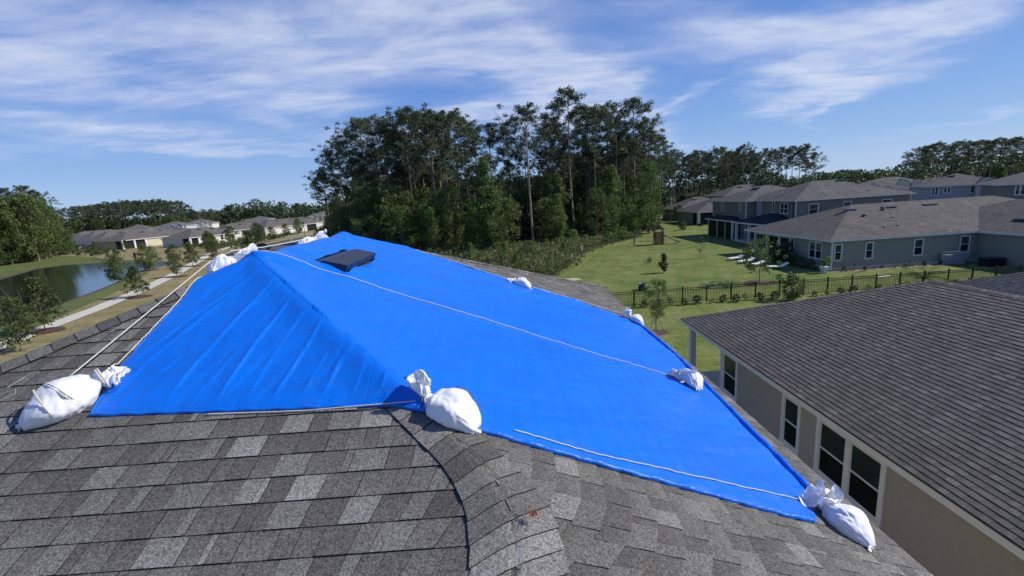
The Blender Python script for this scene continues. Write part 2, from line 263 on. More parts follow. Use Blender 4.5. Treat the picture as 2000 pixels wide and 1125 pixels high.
def water_mat():
    m,N,L,B=newmat('pond_water')
    tc=N.new('ShaderNodeTexCoord'); mp=N.new('ShaderNodeMapping'); mp.inputs['Scale'].default_value=(1,.5,1); L.new(tc.outputs['Object'],mp.inputs[0])
    n=N.new('ShaderNodeTexNoise'); n.inputs['Scale'].default_value=1.1; n.inputs['Detail'].default_value=5; L.new(mp.outputs[0],n.inputs['Vector'])
    B.inputs['Base Color'].default_value=(.012,.018,.016,1); B.inputs['Roughness'].default_value=.07; B.inputs['Specular IOR Level'].default_value=.5; B.inputs['IOR'].default_value=1.33
    bb=N.new('ShaderNodeBump'); bb.inputs['Strength'].default_value=.3; bb.inputs['Distance'].default_value=.05; L.new(n.outputs[0],bb.inputs['Height']); L.new(bb.outputs[0],B.inputs['Normal'])
    return m
MT['water']=water_mat()

# ------------------------------------------------------------------ object helpers
def tag(o,label=None,cat=None,group=None,kind=None):
    if label: o['label']=label
    if cat: o['category']=cat
    if group: o['group']=group
    if kind: o['kind']=kind
    return o
def empty(name,loc=(0,0,0),rz=0,**k):
    o=bpy.data.objects.new(name,None); col.objects.link(o); o.location=loc; o.rotation_euler=(0,0,rz); o.empty_display_size=.2
    return tag(o,**k)
class MB:
    def __init__(s): s.v=[]; s.f=[]; s.m=[]; s.t=[]
    def add(s,vs,fs,mi=0,tone=None):
        b=len(s.v); s.v+= [tuple(v) for v in vs]; s.f+=[tuple(b+i for i in f) for f in fs]; s.m+=[mi]*len(fs)
        if tone is not None: s.t+= (list(tone) if hasattr(tone,'__len__') else [tone]*len(vs))
        elif s.t: s.t+=[.5]*len(vs)
    def box(s,c,d,rz=0,mi=0,tilt=None):
        x,y,z=[q/2 for q in d]; P=[Vector((a*x,b*y,e*z)) for e in(-1,1) for b in(-1,1) for a in(-1,1)]
        Mx=Matrix.Rotation(rz,3,'Z')
        if tilt is not None: Mx=tilt.to_3x3()
        s.add([Mx@p+Vector(c) for p in P],[(0,2,3,1),(4,5,7,6),(0,1,5,4),(2,6,7,3),(0,4,6,2),(1,3,7,5)],mi)
    def bar(s,a,b,w,h=None,mi=0):
        a=Vector(a);b=Vector(b);d=b-a;h=h or w
        q=d.to_track_quat('X','Z').to_matrix(); s.box((a+b)/2,(d.length,w,h),mi=mi,tilt=q)
    def poly(s,P,mi=0): s.add(P,[tuple(range(len(P)))],mi)
    def prism(s,P,dz,mi=0):
        n=len(P); s.add([tuple(p) for p in P]+[(p[0],p[1],p[2]+dz) for p in P],[tuple(range(n))[::-1],tuple(range(n,2*n))]+[(i,(i+1)%n,n+(i+1)%n,n+i) for i in range(n)],mi)
    def tube(s,path,rad,n=6,mi=0,cap=True):
        P=[Vector(p) for p in path]; k=len(P); rad=rad if hasattr(rad,'__len__') else [rad]*k
        vs=[];fs=[]; ref=None
        for i in range(k):
            t=(P[min(i+1,k-1)]-P[max(i-1,0)]).normalized()
            if ref is None: ref=t.orthogonal().normalized()
            ref=(ref-t*ref.dot(t)).normalized(); bi=t.cross(ref)
            for j in range(n):
                a=2*PI*j/n; vs.append(P[i]+(ref*math.cos(a)+bi*math.sin(a))*rad[i])
        for i in range(k-1):
            for j in range(n): fs.append((i*n+j,i*n+(j+1)%n,(i+1)*n+(j+1)%n,(i+1)*n+j))
        if cap: fs+= [tuple(range(n))[::-1],tuple((k-1)*n+j for j in range(n))]
        s.add(vs,fs,mi)
    def build(s,name,mats,parent=None,off=(0,0,0),smooth=False,loc=None):
        me=bpy.data.meshes.new(name); o_=Vector(off)
        V=np.array([list(v) for v in s.v],float)-np.array(o_)
        me.from_pydata(V.tolist(),[],s.f)
        for mm in (mats if isinstance(mats,(list,tuple)) else [mats]): me.materials.append(mm)
        if any(s.m): me.polygons.foreach_set('material_index',s.m)
        if s.t:
            a=me.attributes.new('tone','FLOAT','POINT'); a.data.foreach_set('value',s.t)
        if smooth: me.polygons.foreach_set('use_smooth',[True]*len(s.f))
        me.update()
        o=bpy.data.objects.new(name,me); col.objects.link(o)
        if parent: o.parent=parent
        elif loc is not None: o.location=loc
        else: o.location=off
        return o
def copy_tree(root,loc,rz=0,scale=(1,1,1),label=None,group=None):
    r=root.copy(); col.objects.link(r); r.location=loc; r.rotation_euler=(0,0,rz); r.scale=scale
    if label: r['label']=label
    if group: r['group']=group
    for c in root.children:
        d=c.copy(); col.objects.link(d); d.parent=r
        for g in c.children:
            e=g.copy(); col.objects.link(e); e.parent=d
    return r

# ------------------------------------------------------------------ ground, pond, paths
def sheet(name,P,z,m,kind='structure',bumpy=0):
    mb=MB(); mb.poly([(x,y,0) for x,y in P]); c=P[0]
    o=mb.build(name,m,off=(c[0],c[1],0)); o.location=(c[0],c[1],z); return tag(o,kind=kind)
sheet('ground',[(-1500,-60),(1500,-60),(1500,2200),(-1500,2200)],0,MT['ground'])
sheet('lawn',[(-10,-30),(62,-30),(62,60),(66,128),(52,150),(44,140),(32,108),(25,84),(16.3,74.2),(10.3,63.9),(7.7,55.3),(4.4,47.5),(-6,47),(-9,20)],.004,MT['lawn'])
sheet('dry_lawn',[(-30,10),(-41,25),(-47,38),(-54,52),(-60,65),(-68,76),(-70,92),(-84,102),(-110,124),(-160,150),(-215,215),(-150,225),(-60,215),(-40,150),(-30,100)],.004,MT['dry'])
sheet('dry_grass_strip',[(-72,138),(-90,129),(-128,128),(-170,150),(-205,190),(-190,210),(-140,190),(-80,190)],.008,MT['dry'])
sheet('grass_bank',[(-41,37),(-45,46),(-48.5,54.5),(-53,64),(-58,73),(-64,83),(-68,94),(-80,105),(-100,112),(-112,125),(-150,150),(-200,190),(-215,175),(-170,120),(-140,80),(-120,60),(-100,30),(-60,20)],.012,MT['bank'])
sheet('pond_shore',[(-45.5,38),(-47.6,44.9),(-51.6,53.6),(-54,60.2),(-57.6,68.5),(-62,75.6),(-65.4,85.6),(-66.2,92.2),(-70,96.8),(-83,102.4),(-91,105.6),(-101,106.6),(-103.5,101),(-98,91),(-93.4,81),(-86,66),(-74,45),(-60,30)],.016,mat('muddy_shore',(.075,.065,.04),.95,.3,1.2))
sheet('pond_water',[(-46.6,41),(-48.3,45.9),(-52.2,53.8),(-54.7,60.1),(-58.3,68.2),(-63.1,75.4),(-66.2,85),(-67.1,91.2),(-70.3,95.5),(-82.6,100.8),(-90.7,103.8),(-99.5,104.4),(-101.2,100.1),(-96,91.2),(-90.6,82.3),(-84,68),(-72,47),(-60,33)],.020,MT['water'])
sw=[(-34,20),(-39.2,33.8),(-41.2,39.9),(-43.3,47.6),(-47.6,59.8),(-52.6,72),(-59.6,87),(-65.6,100),(-70.6,111),(-75.5,124.8),(-79,138),(-80.3,150.4),(-79,161),(-70.5,181),(-58,200)]
def ribbon(name,path,w,z,m):
    P=[Vector((*q,0)) for q in path]; l=[];r=[]
    for i,p in enumerate(P):
        t=(P[min(i+1,len(P)-1)]-P[max(i-1,0)]).normalized(); n=Vector((-t.y,t.x,0)); l.append(p+n*w/2); r.append(p-n*w/2)
    mb=MB(); n=len(P); mb.add([(*q.xy,0) for q in l+r],[(i,i+1,n+i+1,n+i) for i in range(n-1)])
    o=mb.build(name,m); o.location.z=z; return tag(o,kind='structure')
ribbon('sidewalk',sw,1.9,.05,MT['concrete'])
rd=[(-30,60),(-38,75),(-50,93),(-56,103),(-60,113),(-62,124),(-62,136),(-62,150),(-61,165),(-56,185),(-48,205)]
ribbon('road',rd,12.5,.03,MT['asphalt'])
for s in (-1,1):
    P=[Vector((*q,0)) for q in rd]; pts=[]
    for i,p in enumerate(P):
        t=(P[min(i+1,len(P)-1)]-P[max(i-1,0)]).normalized(); n=Vector((-t.y,t.x,0)); pts.append((p+n*s*6.4).xy)
    ribbon('kerb',[tuple(q) for q in pts],.45,.13,MT['concrete'])
# forest floor
sheet('forest_floor',[(-44,150),(-52,128),(-48,112),(-34,100),(-22,88),(-11.5,72),(-3.5,61.5),(4.2,48),(7.6,55.5),(10.1,64.2),(16,74.6),(25,85),(32,109),(44,141),(52,152),(120,150),(150,300),(-40,300)],.008,MT['soil'])
def disc(name,c,rx,ry,z,m,**k):
    n=22; mb=MB(); ph=random.random()*6
    P=[(c[0]+math.cos(2*PI*i/n)*rx*(1+.1*math.sin(3*2*PI*i/n+ph)),c[1]+math.sin(2*PI*i/n)*ry*(1+.1*math.cos(2*2*PI*i/n+ph)),0) for i in range(n)]
    mb.add([(c[0],c[1],.09)]+P,[(0,i+1,(i+1)%n+1) for i in range(n)]); o=mb.build(name,m,off=(c[0],c[1],0)); o.location=(c[0],c[1],z); return tag(o,**k)

# ------------------------------------------------------------------ our roof
S=.4167; ZR=8.3577; XR=-2.453; YA=4.4714; YB=7.0972; EV=5.034; ZE=ZR-S*EV; XE=XR+EV
def clip(poly,region):
    # Sutherland-Hodgman, region convex CCW
    out=poly
    for i in range(len(region)):
        a=region[i]; b=region[(i+1)%len(region)]; inp=out; out=[]
        if not inp: return []
        def side(p): return (b[0]-a[0])*(p[1]-a[1])-(b[1]-a[1])*(p[0]-a[0])
        for j in range(len(inp)):
            p=inp[j]; q=inp[(j+1)%len(inp)]; sp,sq=side(p),side(q)
            if sp>=0: out.append(p)
            if (sp>=0)!=(sq>=0):
                t=sp/(sp-sq); out.append((p[0]+(q[0]-p[0])*t,p[1]+(q[1]-p[1])*t))
    return out
def shingle_plane(mb,O,U,V,region,width,height,e=.143,wmin=.07,wmax=.20,th=.0065,seed=0,vmin=0,umin=0,soft=False):
    rr=random.Random(seed); O=Vector(O);U=Vector(U).normalized();V=Vector(V).normalized();Nn=U.cross(V).normalized()
    k=int(height/e)+1
    for i in range(int(vmin/e),k):
        u=umin-rr.random()*.4; v0=i*e; v1=v0+e+.012; jog=rr.uniform(-.002,.002)
        hi=rr.random()<.5; prev=None
        while u<width:
            w=rr.uniform(wmin,wmax)
            if rr.random()<.08: w=rr.uniform(.03,.07)
            hi=not hi if rr.random()<.82 else hi
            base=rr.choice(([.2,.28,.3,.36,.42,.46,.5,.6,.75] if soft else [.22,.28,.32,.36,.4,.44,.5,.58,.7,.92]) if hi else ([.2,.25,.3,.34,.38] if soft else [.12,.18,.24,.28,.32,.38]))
            base=min(1,max(0,base+rr.uniform(-.06,.06)))
            if prev is not None and abs(base-prev)<.08: base=min(1,max(.05,base+rr.choice((-.12,.12))))
            prev=base
            t=th+(.0032 if hi else 0)
            P=clip([(u+.0016,v0+jog),(u+w-.0016,v0+jog),(u+w-.0016,v1),(u+.0016,v1)],region)
            if len(P)>2:
                n=len(P); top=[];bot=[];tn=[]
                for (a,b) in P:
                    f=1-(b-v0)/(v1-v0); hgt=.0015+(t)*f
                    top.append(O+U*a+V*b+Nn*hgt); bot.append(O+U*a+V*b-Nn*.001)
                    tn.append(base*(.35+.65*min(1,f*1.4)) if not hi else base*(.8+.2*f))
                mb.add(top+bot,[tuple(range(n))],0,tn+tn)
                b0=len(mb.v)-2*n
                for j in range(n):
                    mb.f.append((b0+j,b0+n+j,b0+n+(j+1)%n,b0+(j+1)%n)); mb.m.append(1)
            u+=w
def bend(v):
    x,y,z=v; hx=XR+(YA-y); d=.95*min(.75,max(0,2.32-y))**2; return (x-d*math.exp(-((x-hx)/1.0)**2),y,z)
house=empty('house',(XR,3,0),label='grey shingled hip roof of the nearest house, under the blue tarp',cat='house')
OFF=(XR,3,0)
cs=1/math.sqrt(1+S*S); sn=S*cs; SL=EV/cs      # slope length
mb=MB()
# front plane (faces -Y): eave from (XR-EV, YA-EV) to (XE, YA-EV)
shingle_plane(mb,(XR-EV,YA-EV,ZE),(1,0,0),(0,cs,sn),[(0,0),(2*EV,0),(EV,SL),(EV-.001,SL)],2*EV,SL,seed=3)
# right plane (faces +X): eave runs +Y->  origin at far corner, U=-Y? keep U=+Y with V up-slope (-X)
Ln=2*EV+(YB-YA)
def mirror_right():
    O=Vector((XE,YB+EV,ZE)); return O
m2=MB()
shingle_plane(m2,(XE,YA-EV,ZE),(0,1,0),(-cs,0,sn),[(0,0),(Ln,0),(Ln-EV,SL),(EV,SL)],Ln,SL,seed=5,soft=True)
mb.add(m2.v,[],0,m2.t); 
b0=len(mb.v)-len(m2.v); mb.f+=[tuple(b0+i for i in f) for f in m2.f]; mb.m+=m2.m
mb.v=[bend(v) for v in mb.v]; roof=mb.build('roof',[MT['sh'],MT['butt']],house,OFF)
tag(roof,label='charcoal and light grey laminated shingles')
mb=MB()   # the two far slopes and decking under the shingles
d=.17
mb.poly([(XR-EV,YA-EV,ZE-d),(XE,YA-EV,ZE-d),(XR,YA,ZR-d)]); mb.poly([(XE,YA-EV,ZE-d),(XE,YB+EV,ZE-d),(XR,YB,ZR-d),(XR,YA,ZR-d)])
d=.004
mb.poly([(XE,YB+EV,ZE-d),(XR-EV,YB+EV,ZE-d),(XR,YB,ZR-d)]); mb.poly([(XR-EV,YB+EV,ZE-d),(XR-EV,YA-EV,ZE-d),(XR,YA,ZR-d),(XR,YB,ZR-d)])
dk=mb.build('roof_deck',MT['roofB'],house,OFF)
mb=MB()
x0,x1,y0,y1=XR-EV+.35,XE-.35,YA-EV+.35,YB+EV-.35
mb.box(((x0+x1)/2,(y0+y1)/2,(ZE-.12)/2),(x1-x0,y1-y0,ZE-.12)); mb.build('wall',MT['stucco'],house,OFF)
mb=MB()
for (a,b,c,d_) in ((XR-EV,YA-EV,XE,YA-EV),(XE,YA-EV,XE,YB+EV),(XE,YB+EV,XR-EV,YB+EV),(XR-EV,YB+EV,XR-EV,YA-EV)):
    dx,dy=c-a,d_-b; l=math.hypot(dx,dy); nx,ny=dy/l*.012,-dx/l*.012
    mb.box(((a+c)/2-nx,(b+d_)/2-ny,ZE-.10),(abs(dx)+.02 if dx else .024,abs(dy)-.03 if dy else .024,.17))
mb.box(((x0+x1)/2,(y0+y1)/2,ZE-.15),(x1-x0+.64,y1-y0+.64,.02)); mb.build('fascia',MT['white'],house,OFF)
# hip caps: folded, slightly rounded pieces lapped up each hip, with 'tone' per piece
def caps(mb,A,B,nl,nr,w=.155,e=.143,seed=1,lift=.012,wob=0):
    rr=random.Random(seed); A=Vector(A);B=Vector(B); D=(B-A); Lh=D.length; D.normalize()
    nl=Vector(nl).normalized(); nr=Vector(nr).normalized()
    dl=nl.cross(D).normalized(); dr=D.cross(nr).normalized()
    if dl.z>0: dl=-dl
    if dr.z>0: dr=-dr
    nm=(nl+nr).normalized(); i=0; s=0
    while s<Lh:
        tone=rr.choice([.1,.2,.28,.33,.4,.5,.7,.92]); ww=w*rr.uniform(.97,1.03); sk=rr.uniform(-.006,.006)
        vs=[]
        for f,hh in ((0,lift+.010),(1,lift)):
            c=A+D*min(Lh,s+f*(e+.02))
            for q in (-1,-.62,-.3,-.12,0,.12,.3,.62,1):
                a=abs(q); side=dl if q<0 else dr; nn=(nl if q<0 else nr)
                drop=-.010*max(0,1-a/.25)**2
                vs.append(c+side*(ww*a)+nn*(hh*(.55+.45*(1-a*.6))+.004*a if a>.25 else hh)+nm*drop*1.2+D*(sk*q))
        n=9; fs=[(j,j+1,n+j+1,n+j) for j in range(n-1)]
        mb.add(vs,fs,0,[tone]*18)
        # downhill edge
        lo=[v-(nl if j<4 else nr if j>4 else nm)*(.011) for j,v in enumerate(vs[:n])]
        mb.add(vs[:n]+lo,[(j,n+j,n+j+1,j+1) for j in range(n-1)],1,[.1]*18)
        for j,sd in ((0,nl),(n-1,nr)):
            a,b=vs[j],vs[n+j]; mb.add([a,b,b-sd*.02,a-sd*.02],[(0,1,2,3)],1,[.1]*4)
        s+=e; i+=1
nF=(0,-S,1); nR=(S,0,1); nL=(-S,0,1); nB=(0,S,1)
for nm_,A,B,a,b,sd in (('hip_cap_row',(XE+.05,YA-EV-.05,ZE-.02),(XR,YA,ZR),nF,nR,1),('hip_cap_row',(XR-EV,YA-EV,ZE),(XR,YA,ZR),nL,nF,2),('hip_cap_row',(XE,YB+EV,ZE),(XR,YB,ZR),nR,nB,3),('ridge_cap_row',(XR,YB,ZR),(XR,YA,ZR),nL,nR,4)):
    mb=MB(); caps(mb,A,B,a,b,seed=sd); mb.v=[bend(v) for v in mb.v]; mb.build(nm_,[MT['cap'],MT['butt']],house,OFF)
# faint chalk marks on the shingles
def fz(x,y,o=.011): return min(ZR-S*(YA-y),ZR)+o
mb=MB()
for P in ([(-3.47,3.05),(-3.33,3.10)],[(-3.40,3.075),(-3.44,2.98)],[(-3.44,2.92),(-3.36,2.96),(-3.33,2.92),(-3.40,2.86),(-3.46,2.86)],[(-3.10,3.76),(-2.98,3.78)],[(-3.04,3.77),(-3.07,3.68)],[(-3.10,3.60),(-3.16,3.60),(-3.17,3.55),(-3.10,3.55),(-3.12,3.50),(-3.18,3.50)]):
    mb=MB(); mb.tube([(x,y,fz(x,y)) for x,y in P],.003,4); mb.build('chalk_mark',MT['chalk'],house,OFF)

# ------------------------------------------------------------------ tarp
def smin(a,k=.055):
    m=min(a); return m-k*math.log(sum(math.exp(-(v-m)/k) for v in a))
def roofz(x,y,k=.022):
    return smin((ZR-S*(x-XR),ZR+S*(x-XR),ZR-S*(YA-y),ZR-S*(y-YB)),k)+.0
WR=[[(-2.73,3.08),(-2.55,3.63),(-2.25,4.29)],[(-2.23,2.76),(-2.22,3.08),(-2.15,3.64),(-2.05,4.11)],[(-1.89,2.74),(-1.88,3.26),(-1.81,3.76)],[(-1.53,2.72),(-1.49,3.04),(-1.44,3.44)],[(-1.21,2.72),(-1.18,3.01)],[(-2.15,3.64),(-1.98,3.97)],[(-2.52,2.74),(-2.49,2.91),(-2.34,3.21)],[(-.84,2.7),(-.83,2.85)],[(-2.62,2.79),(-2.58,3.18),(-2.38,3.88)],[(-1.7,2.72),(-1.69,3.15),(-1.64,3.54)],[(-1.02,2.72),(-1.00,2.95)],[(-1.35,2.72),(-1.30,3.1)],[(-2.05,2.75),(-1.98,3.2)]]
WA=[.9,1.1,1.2,1.1,1.0,.7,.6,.6,.8,.5,.5,.5,.4]
def wr_np(X,Y):
    Z=np.zeros_like(X)
    for P,amp in zip(WR,WA):
        best=np.full(X.shape,9.); sg=np.zeros_like(X); tt=np.zeros_like(X); n=len(P)-1
        for i in range(n):
            a=np.array(P[i]);b=np.array(P[i+1]);d=b-a;l2=d@d
            t=np.clip(((X-a[0])*d[0]+(Y-a[1])*d[1])/l2,0,1); qx=X-(a[0]+t*d[0]); qy=Y-(a[1]+t*d[1]); ds=np.hypot(qx,qy)
            m=ds<best; best=np.where(m,ds,best); sg=np.where(m,np.sign(qx),sg); tt=np.where(m,(i+t)/n,tt)
        end=np.clip(np.minimum(tt*5+.25,(1-tt)*5+.1),0,1)
        dd=best*sg
        prof=np.exp(-np.abs(dd)/.011)*.75+np.where(dd<0,np.exp(-(dd/.06)**2)*.35,np.exp(-(dd/.016)**2)*.5)
        Z+=amp*.0115*end*prof*np.exp(-np.maximum(0,best-.2)*10)
    return Z
NU,NV=500,420
U,V=np.meshgrid(np.linspace(0,1,NU),np.linspace(0,1,NV))
def ip(t,ts,vs): return np.interp(t,ts,vs)
lx=ip(V,[0,.08,.2,.34,.5,1],[-2.66,-2.77,-2.785,-2.80,-2.80,-2.76])
rx=ip(V,[0,.05,.1,.25,.55,.73,.9,1],[1.98,2.14,2.23,2.28,2.38,2.42,2.37,2.30])
fy=ip(U,[0,.2,.405,.46,.52,.7,.95,1],[2.70,2.66,2.62,2.53,2.52,2.55,2.62,2.66])
by=ip(U,[0,.2,.5,.8,1],[7.80,7.84,8.02,8.2,8.12])
X=lx+(rx-lx)*U; Y=fy+(by-fy)*V
Zp=np.stack([ZR-S*(X-XR),ZR+S*(X-XR),ZR-S*(YA-Y),ZR-S*(Y-YB)]); mn=Zp.min(0); kk=.020
Z=mn-kk*np.log(np.exp(-(Zp-mn)/kk).sum(0))
hipd=np.minimum(np.abs(ZR-S*(X-XR)-(ZR-S*(YA-Y))),np.abs(ZR-S*(X-XR)-(ZR-S*(Y-YB))))/S
hipd=np.minimum(hipd,np.abs(ZR+S*(X-XR)-(ZR-S*(YA-Y)))/S)
Z+=.014+.040*np.exp(-(hipd/.20)**2)+.03*np.exp(-((X-XR)/.2)**2)*((Y>YA)&(Y<YB))
Z+=wr_np(X,Y)
def vn(X,Y,s,seed):   # cheap value noise
    g=np.random.default_rng(seed).random((64,64)); x=(X*s)%64; y=(Y*s)%64; xi=np.floor(x).astype(int);yi=np.floor(y).astype(int); fx=x-xi;fy_=y-yi; fx=fx*fx*(3-2*fx);fy_=fy_*fy_*(3-2*fy_)
    return (g[xi%64,yi%64]*(1-fx)+g[(xi+1)%64,yi%64]*fx)*(1-fy_)+(g[xi%64,(yi+1)%64]*(1-fx)+g[(xi+1)%64,(yi+1)%64]*fx)*fy_
a=R(-25); Xr=X*math.cos(a)-Y*math.sin(a); Yr=X*math.sin(a)+Y*math.cos(a)
right=((ZR-S*(X-XR))<(ZR-S*(YA-Y))).astype(float)
Z+=right*(vn(Xr+20,Yr*3.2+20,1.3,1)*.020+vn(Xr+20,Yr*3+20,4.,2)*.006+np.abs(vn(Xr*.8+30,Yr*2.6+20,2.6,7)-.5)*.016)
Z+=(1-right)*(vn(X*2.4+20,Y*.7+20,1.6,3)*.010+vn(X*3+Y*.8+20,Y*.6+20,5,4)*.003+np.abs(vn(X*3.2-Y+30,Y*.5+20,4.,6)-.5)*.010)
# course telegraphing: the sheet sags a little over each shingle butt
Z+=right*.0012*np.sin((XE-X)/cs*2*PI/.143)
# puckers round the vent
for (cx_,cy_) in ((-2.16,4.93),(-1.72,4.9),(-1.74,6.1),(-2.1,6.2)):
    dd=np.hypot(X-cx_,Y-cy_); an=np.arctan2(Y-cy_,X-cx_); Z+=.010*np.exp(-dd/.16)*np.abs(np.sin(an*2.5+cx_*9))
# tucked edges
eg=np.minimum(np.minimum(U,1-U)*5.1,np.minimum(V,1-V)*5.4)
Z-=.010*np.exp(-(eg/.02))
cx,cy,cz=-.1,5.2,7.5
verts=np.stack([X-cx,Y-cy,Z-cz],-1).reshape(-1,3)
idx=np.arange(NU*NV).reshape(NV,NU)
q=np.stack([idx[:-1,:-1],idx[:-1,1:],idx[1:,1:],idx[1:,:-1]],-1).reshape(-1,4)
# opening for the vent
fc=verts[q].mean(1)+np.array([cx,cy,cz]); hole=(fc[:,0]>-2.13)&(fc[:,0]<-1.74)&(fc[:,1]>4.99)&(fc[:,1]<6.10); q=q[~hole]
tarp=empty('tarp',(cx,cy,cz),label='big bright blue tarp spread over the hip roof and held by sandbags',cat='tarp')
me=bpy.data.meshes.new('sheet'); me.from_pydata(verts.tolist(),[],q.tolist()); me.materials.append(MT['tarp']); me.polygons.foreach_set('use_smooth',[True]*len(q)); me.update()
sh_=bpy.data.objects.new('sheet',me); col.objects.link(sh_); sh_.parent=tarp
def tz(x,y):
    p=(ZR-S*(x-XR),ZR+S*(x-XR),ZR-S*(YA-y),ZR-S*(y-YB)); return smin(p,.02)+.014+.040*math.exp(-(min(abs(p[0]-p[2]),abs(p[0]-p[3]),abs(p[1]-p[2]))/S/.2)**2)+(.03*math.exp(-((x-XR)/.2)**2) if YA<y<YB else 0)
def hem(row,rad,n,flat=.7,seed=0,out_=0,var=1.):
    rr=random.Random(seed); P=[];rd_=[]
    for i in range(n+1):
        t=i/n; j=t*(len(row)-1); a=int(min(j,len(row)-2)); f=j-a; x=row[a][0]*(1-f)+row[a+1][0]*f; y=row[a][1]*(1-f)+row[a+1][1]*f
        P.append((x+out_,y,min(ZR-S*(x-XR),ZR-S*(YA-y),ZR-S*(y-YB),ZR+S*(x-XR))+rad*.85+.003*math.sin(i*.3)+.025*math.exp(-((abs((x-XR)-(YA-y)))/.15)**2))); rd_.append(rad*(1+var*(.07*math.sin(i*.13+seed)+.05*math.sin(i*.33)+rr.uniform(-.02,.02))))
    m_=MB(); m_.tube(P,rd_,14); o_=[]
    for i,v in enumerate(m_.v):
        q=Vector(v); c=Vector(P[min(i//14,len(P)-1)]); dd=(q-c); k=noise.noise(q*14)*.22+(abs(noise.noise(q*34))-.25)*.35*var
        o_.append(tuple(c+dd*(1+k)))
    m_.v=o_; return m_
er=[(X[j,-1],Y[j,-1]) for j in range(36,NV,6)]
ef=[(X[0,j],Y[0,j]) for j in range(0,NU,5)]
eb=[(X[-1,j],Y[-1,j]) for j in range(60,NU,5)]
el_=[(X[j,0],Y[j,0]) for j in range(0,NV//2,6)]
for row,rad,oo,vv in ((er,.028,.015,1.),([p for p in ef if p[0]>-.55],.018,0,1.),([p for p in ef if p[0]<-.5],.013,0,.5),(eb,.020,0,1.),(el_,.008,0,.5)):
    hem(row,rad,len(row)*5,seed=int(rad*1000),out_=oo,var=vv).build('rolled_hem',MT['tarp'],tarp,(cx,cy,cz),smooth=True)
# small dark printed mark
mb=MB(); 
for (dx,dy) in ((0,0),(.022,.012)):
    mb.poly([(-.72+dx,2.83+dy,tz(-.72,2.83)+.012),(-.70+dx,2.82+dy,tz(-.70,2.82)+.012),(-.705+dx,2.85+dy,tz(-.705,2.85)+.013)])
mb.build('printed_mark',MT['vent'],tarp,(cx,cy,cz))

# ------------------------------------------------------------------ ropes
def rope(path,label,rad=.006,lift=.012,n=24,knots=(),free=()):
    P=[]
    Q=[Vector(p) for p in path]; 
    for i in range(len(Q)-1):
        for k in range(n):
            t=k/n; p=Q[i].lerp(Q[i+1],t); P.append(p)
    P.append(Q[-1]); out=[]
    for i,p in enumerate(P):
        z=p.z
        if not free:
            q=sheetz(p.x,p.y); z=max(q+rad,0) if q is not None and lift>.001 else p.z
        out.append((p.x,p.y,z))
    mb=MB(); mb.tube(out,rad*.78,7)
    c=out[0]; o=mb.build('rope',MT['rope'],off=c,smooth=True); tag(o,label=label,cat='rope'); return o
rz_=lambda x,y,o=.02:(x,y,tz(x,y)+o)
Xf,Yf,Zf=X.ravel(),Y.ravel(),Z.ravel()
def sheetz(x,y):
    d=(Xf-x)**2+(Yf-y)**2; i=int(d.argmin()); return float(Zf[i]) if d[i]<.0009 else None
rope([rz_(-2.52,4.60),rz_(-2.44,4.68),rz_(-1.5,4.80),rz_(-.5,4.89),rz_(.6,4.98),rz_(1.93,5.09)],'white rope running down the middle of the tarp from the ridge')
rope([rz_(-.02,2.60),rz_(.6,2.66),rz_(1.2,2.74),rz_(2.14,2.90,.05)],'white rope lying along the near right edge of the tarp')
rope([rz_(-1.90,2.635,.006),rz_(-1.3,2.61,.006),rz_(-.60,2.585,.010)],'thin white rope along the near left edge of the tarp',.005,.0)
rope([(-2.99,2.96,7.80),(-2.80,4.35,8.38)],'outer white rope rising left of the tarp beside its edge',.0058,free=(1,))
rope([rz_(-2.80,3.02,.02),rz_(-2.80,3.44,.02),rz_(-2.80,3.9,.015),rz_(-2.80,4.2,.0)],'inner white rope touching the left edge of the tarp',.005)
rope([(-1.62,7.86,8.045),(-1.15,8.0,7.86),(-.5,7.95,7.59),(.08,7.93,7.36)],'white rope behind the far tarp edge left of its small sandbag',.006,free=(1,))
rope([(.36,7.95,7.24),(1.2,8.13,6.90),(2.18,8.22,6.50)],'white rope behind the far tarp edge between its two small sandbags',.006,free=(1,))
rope([(-2.80,4.7,8.44),(-2.72,5.2,8.42),(-2.66,5.8,8.42),(-2.62,6.2,8.43)],'white rope along the ridge between the two crumpled sandbags',.007,free=(1,))

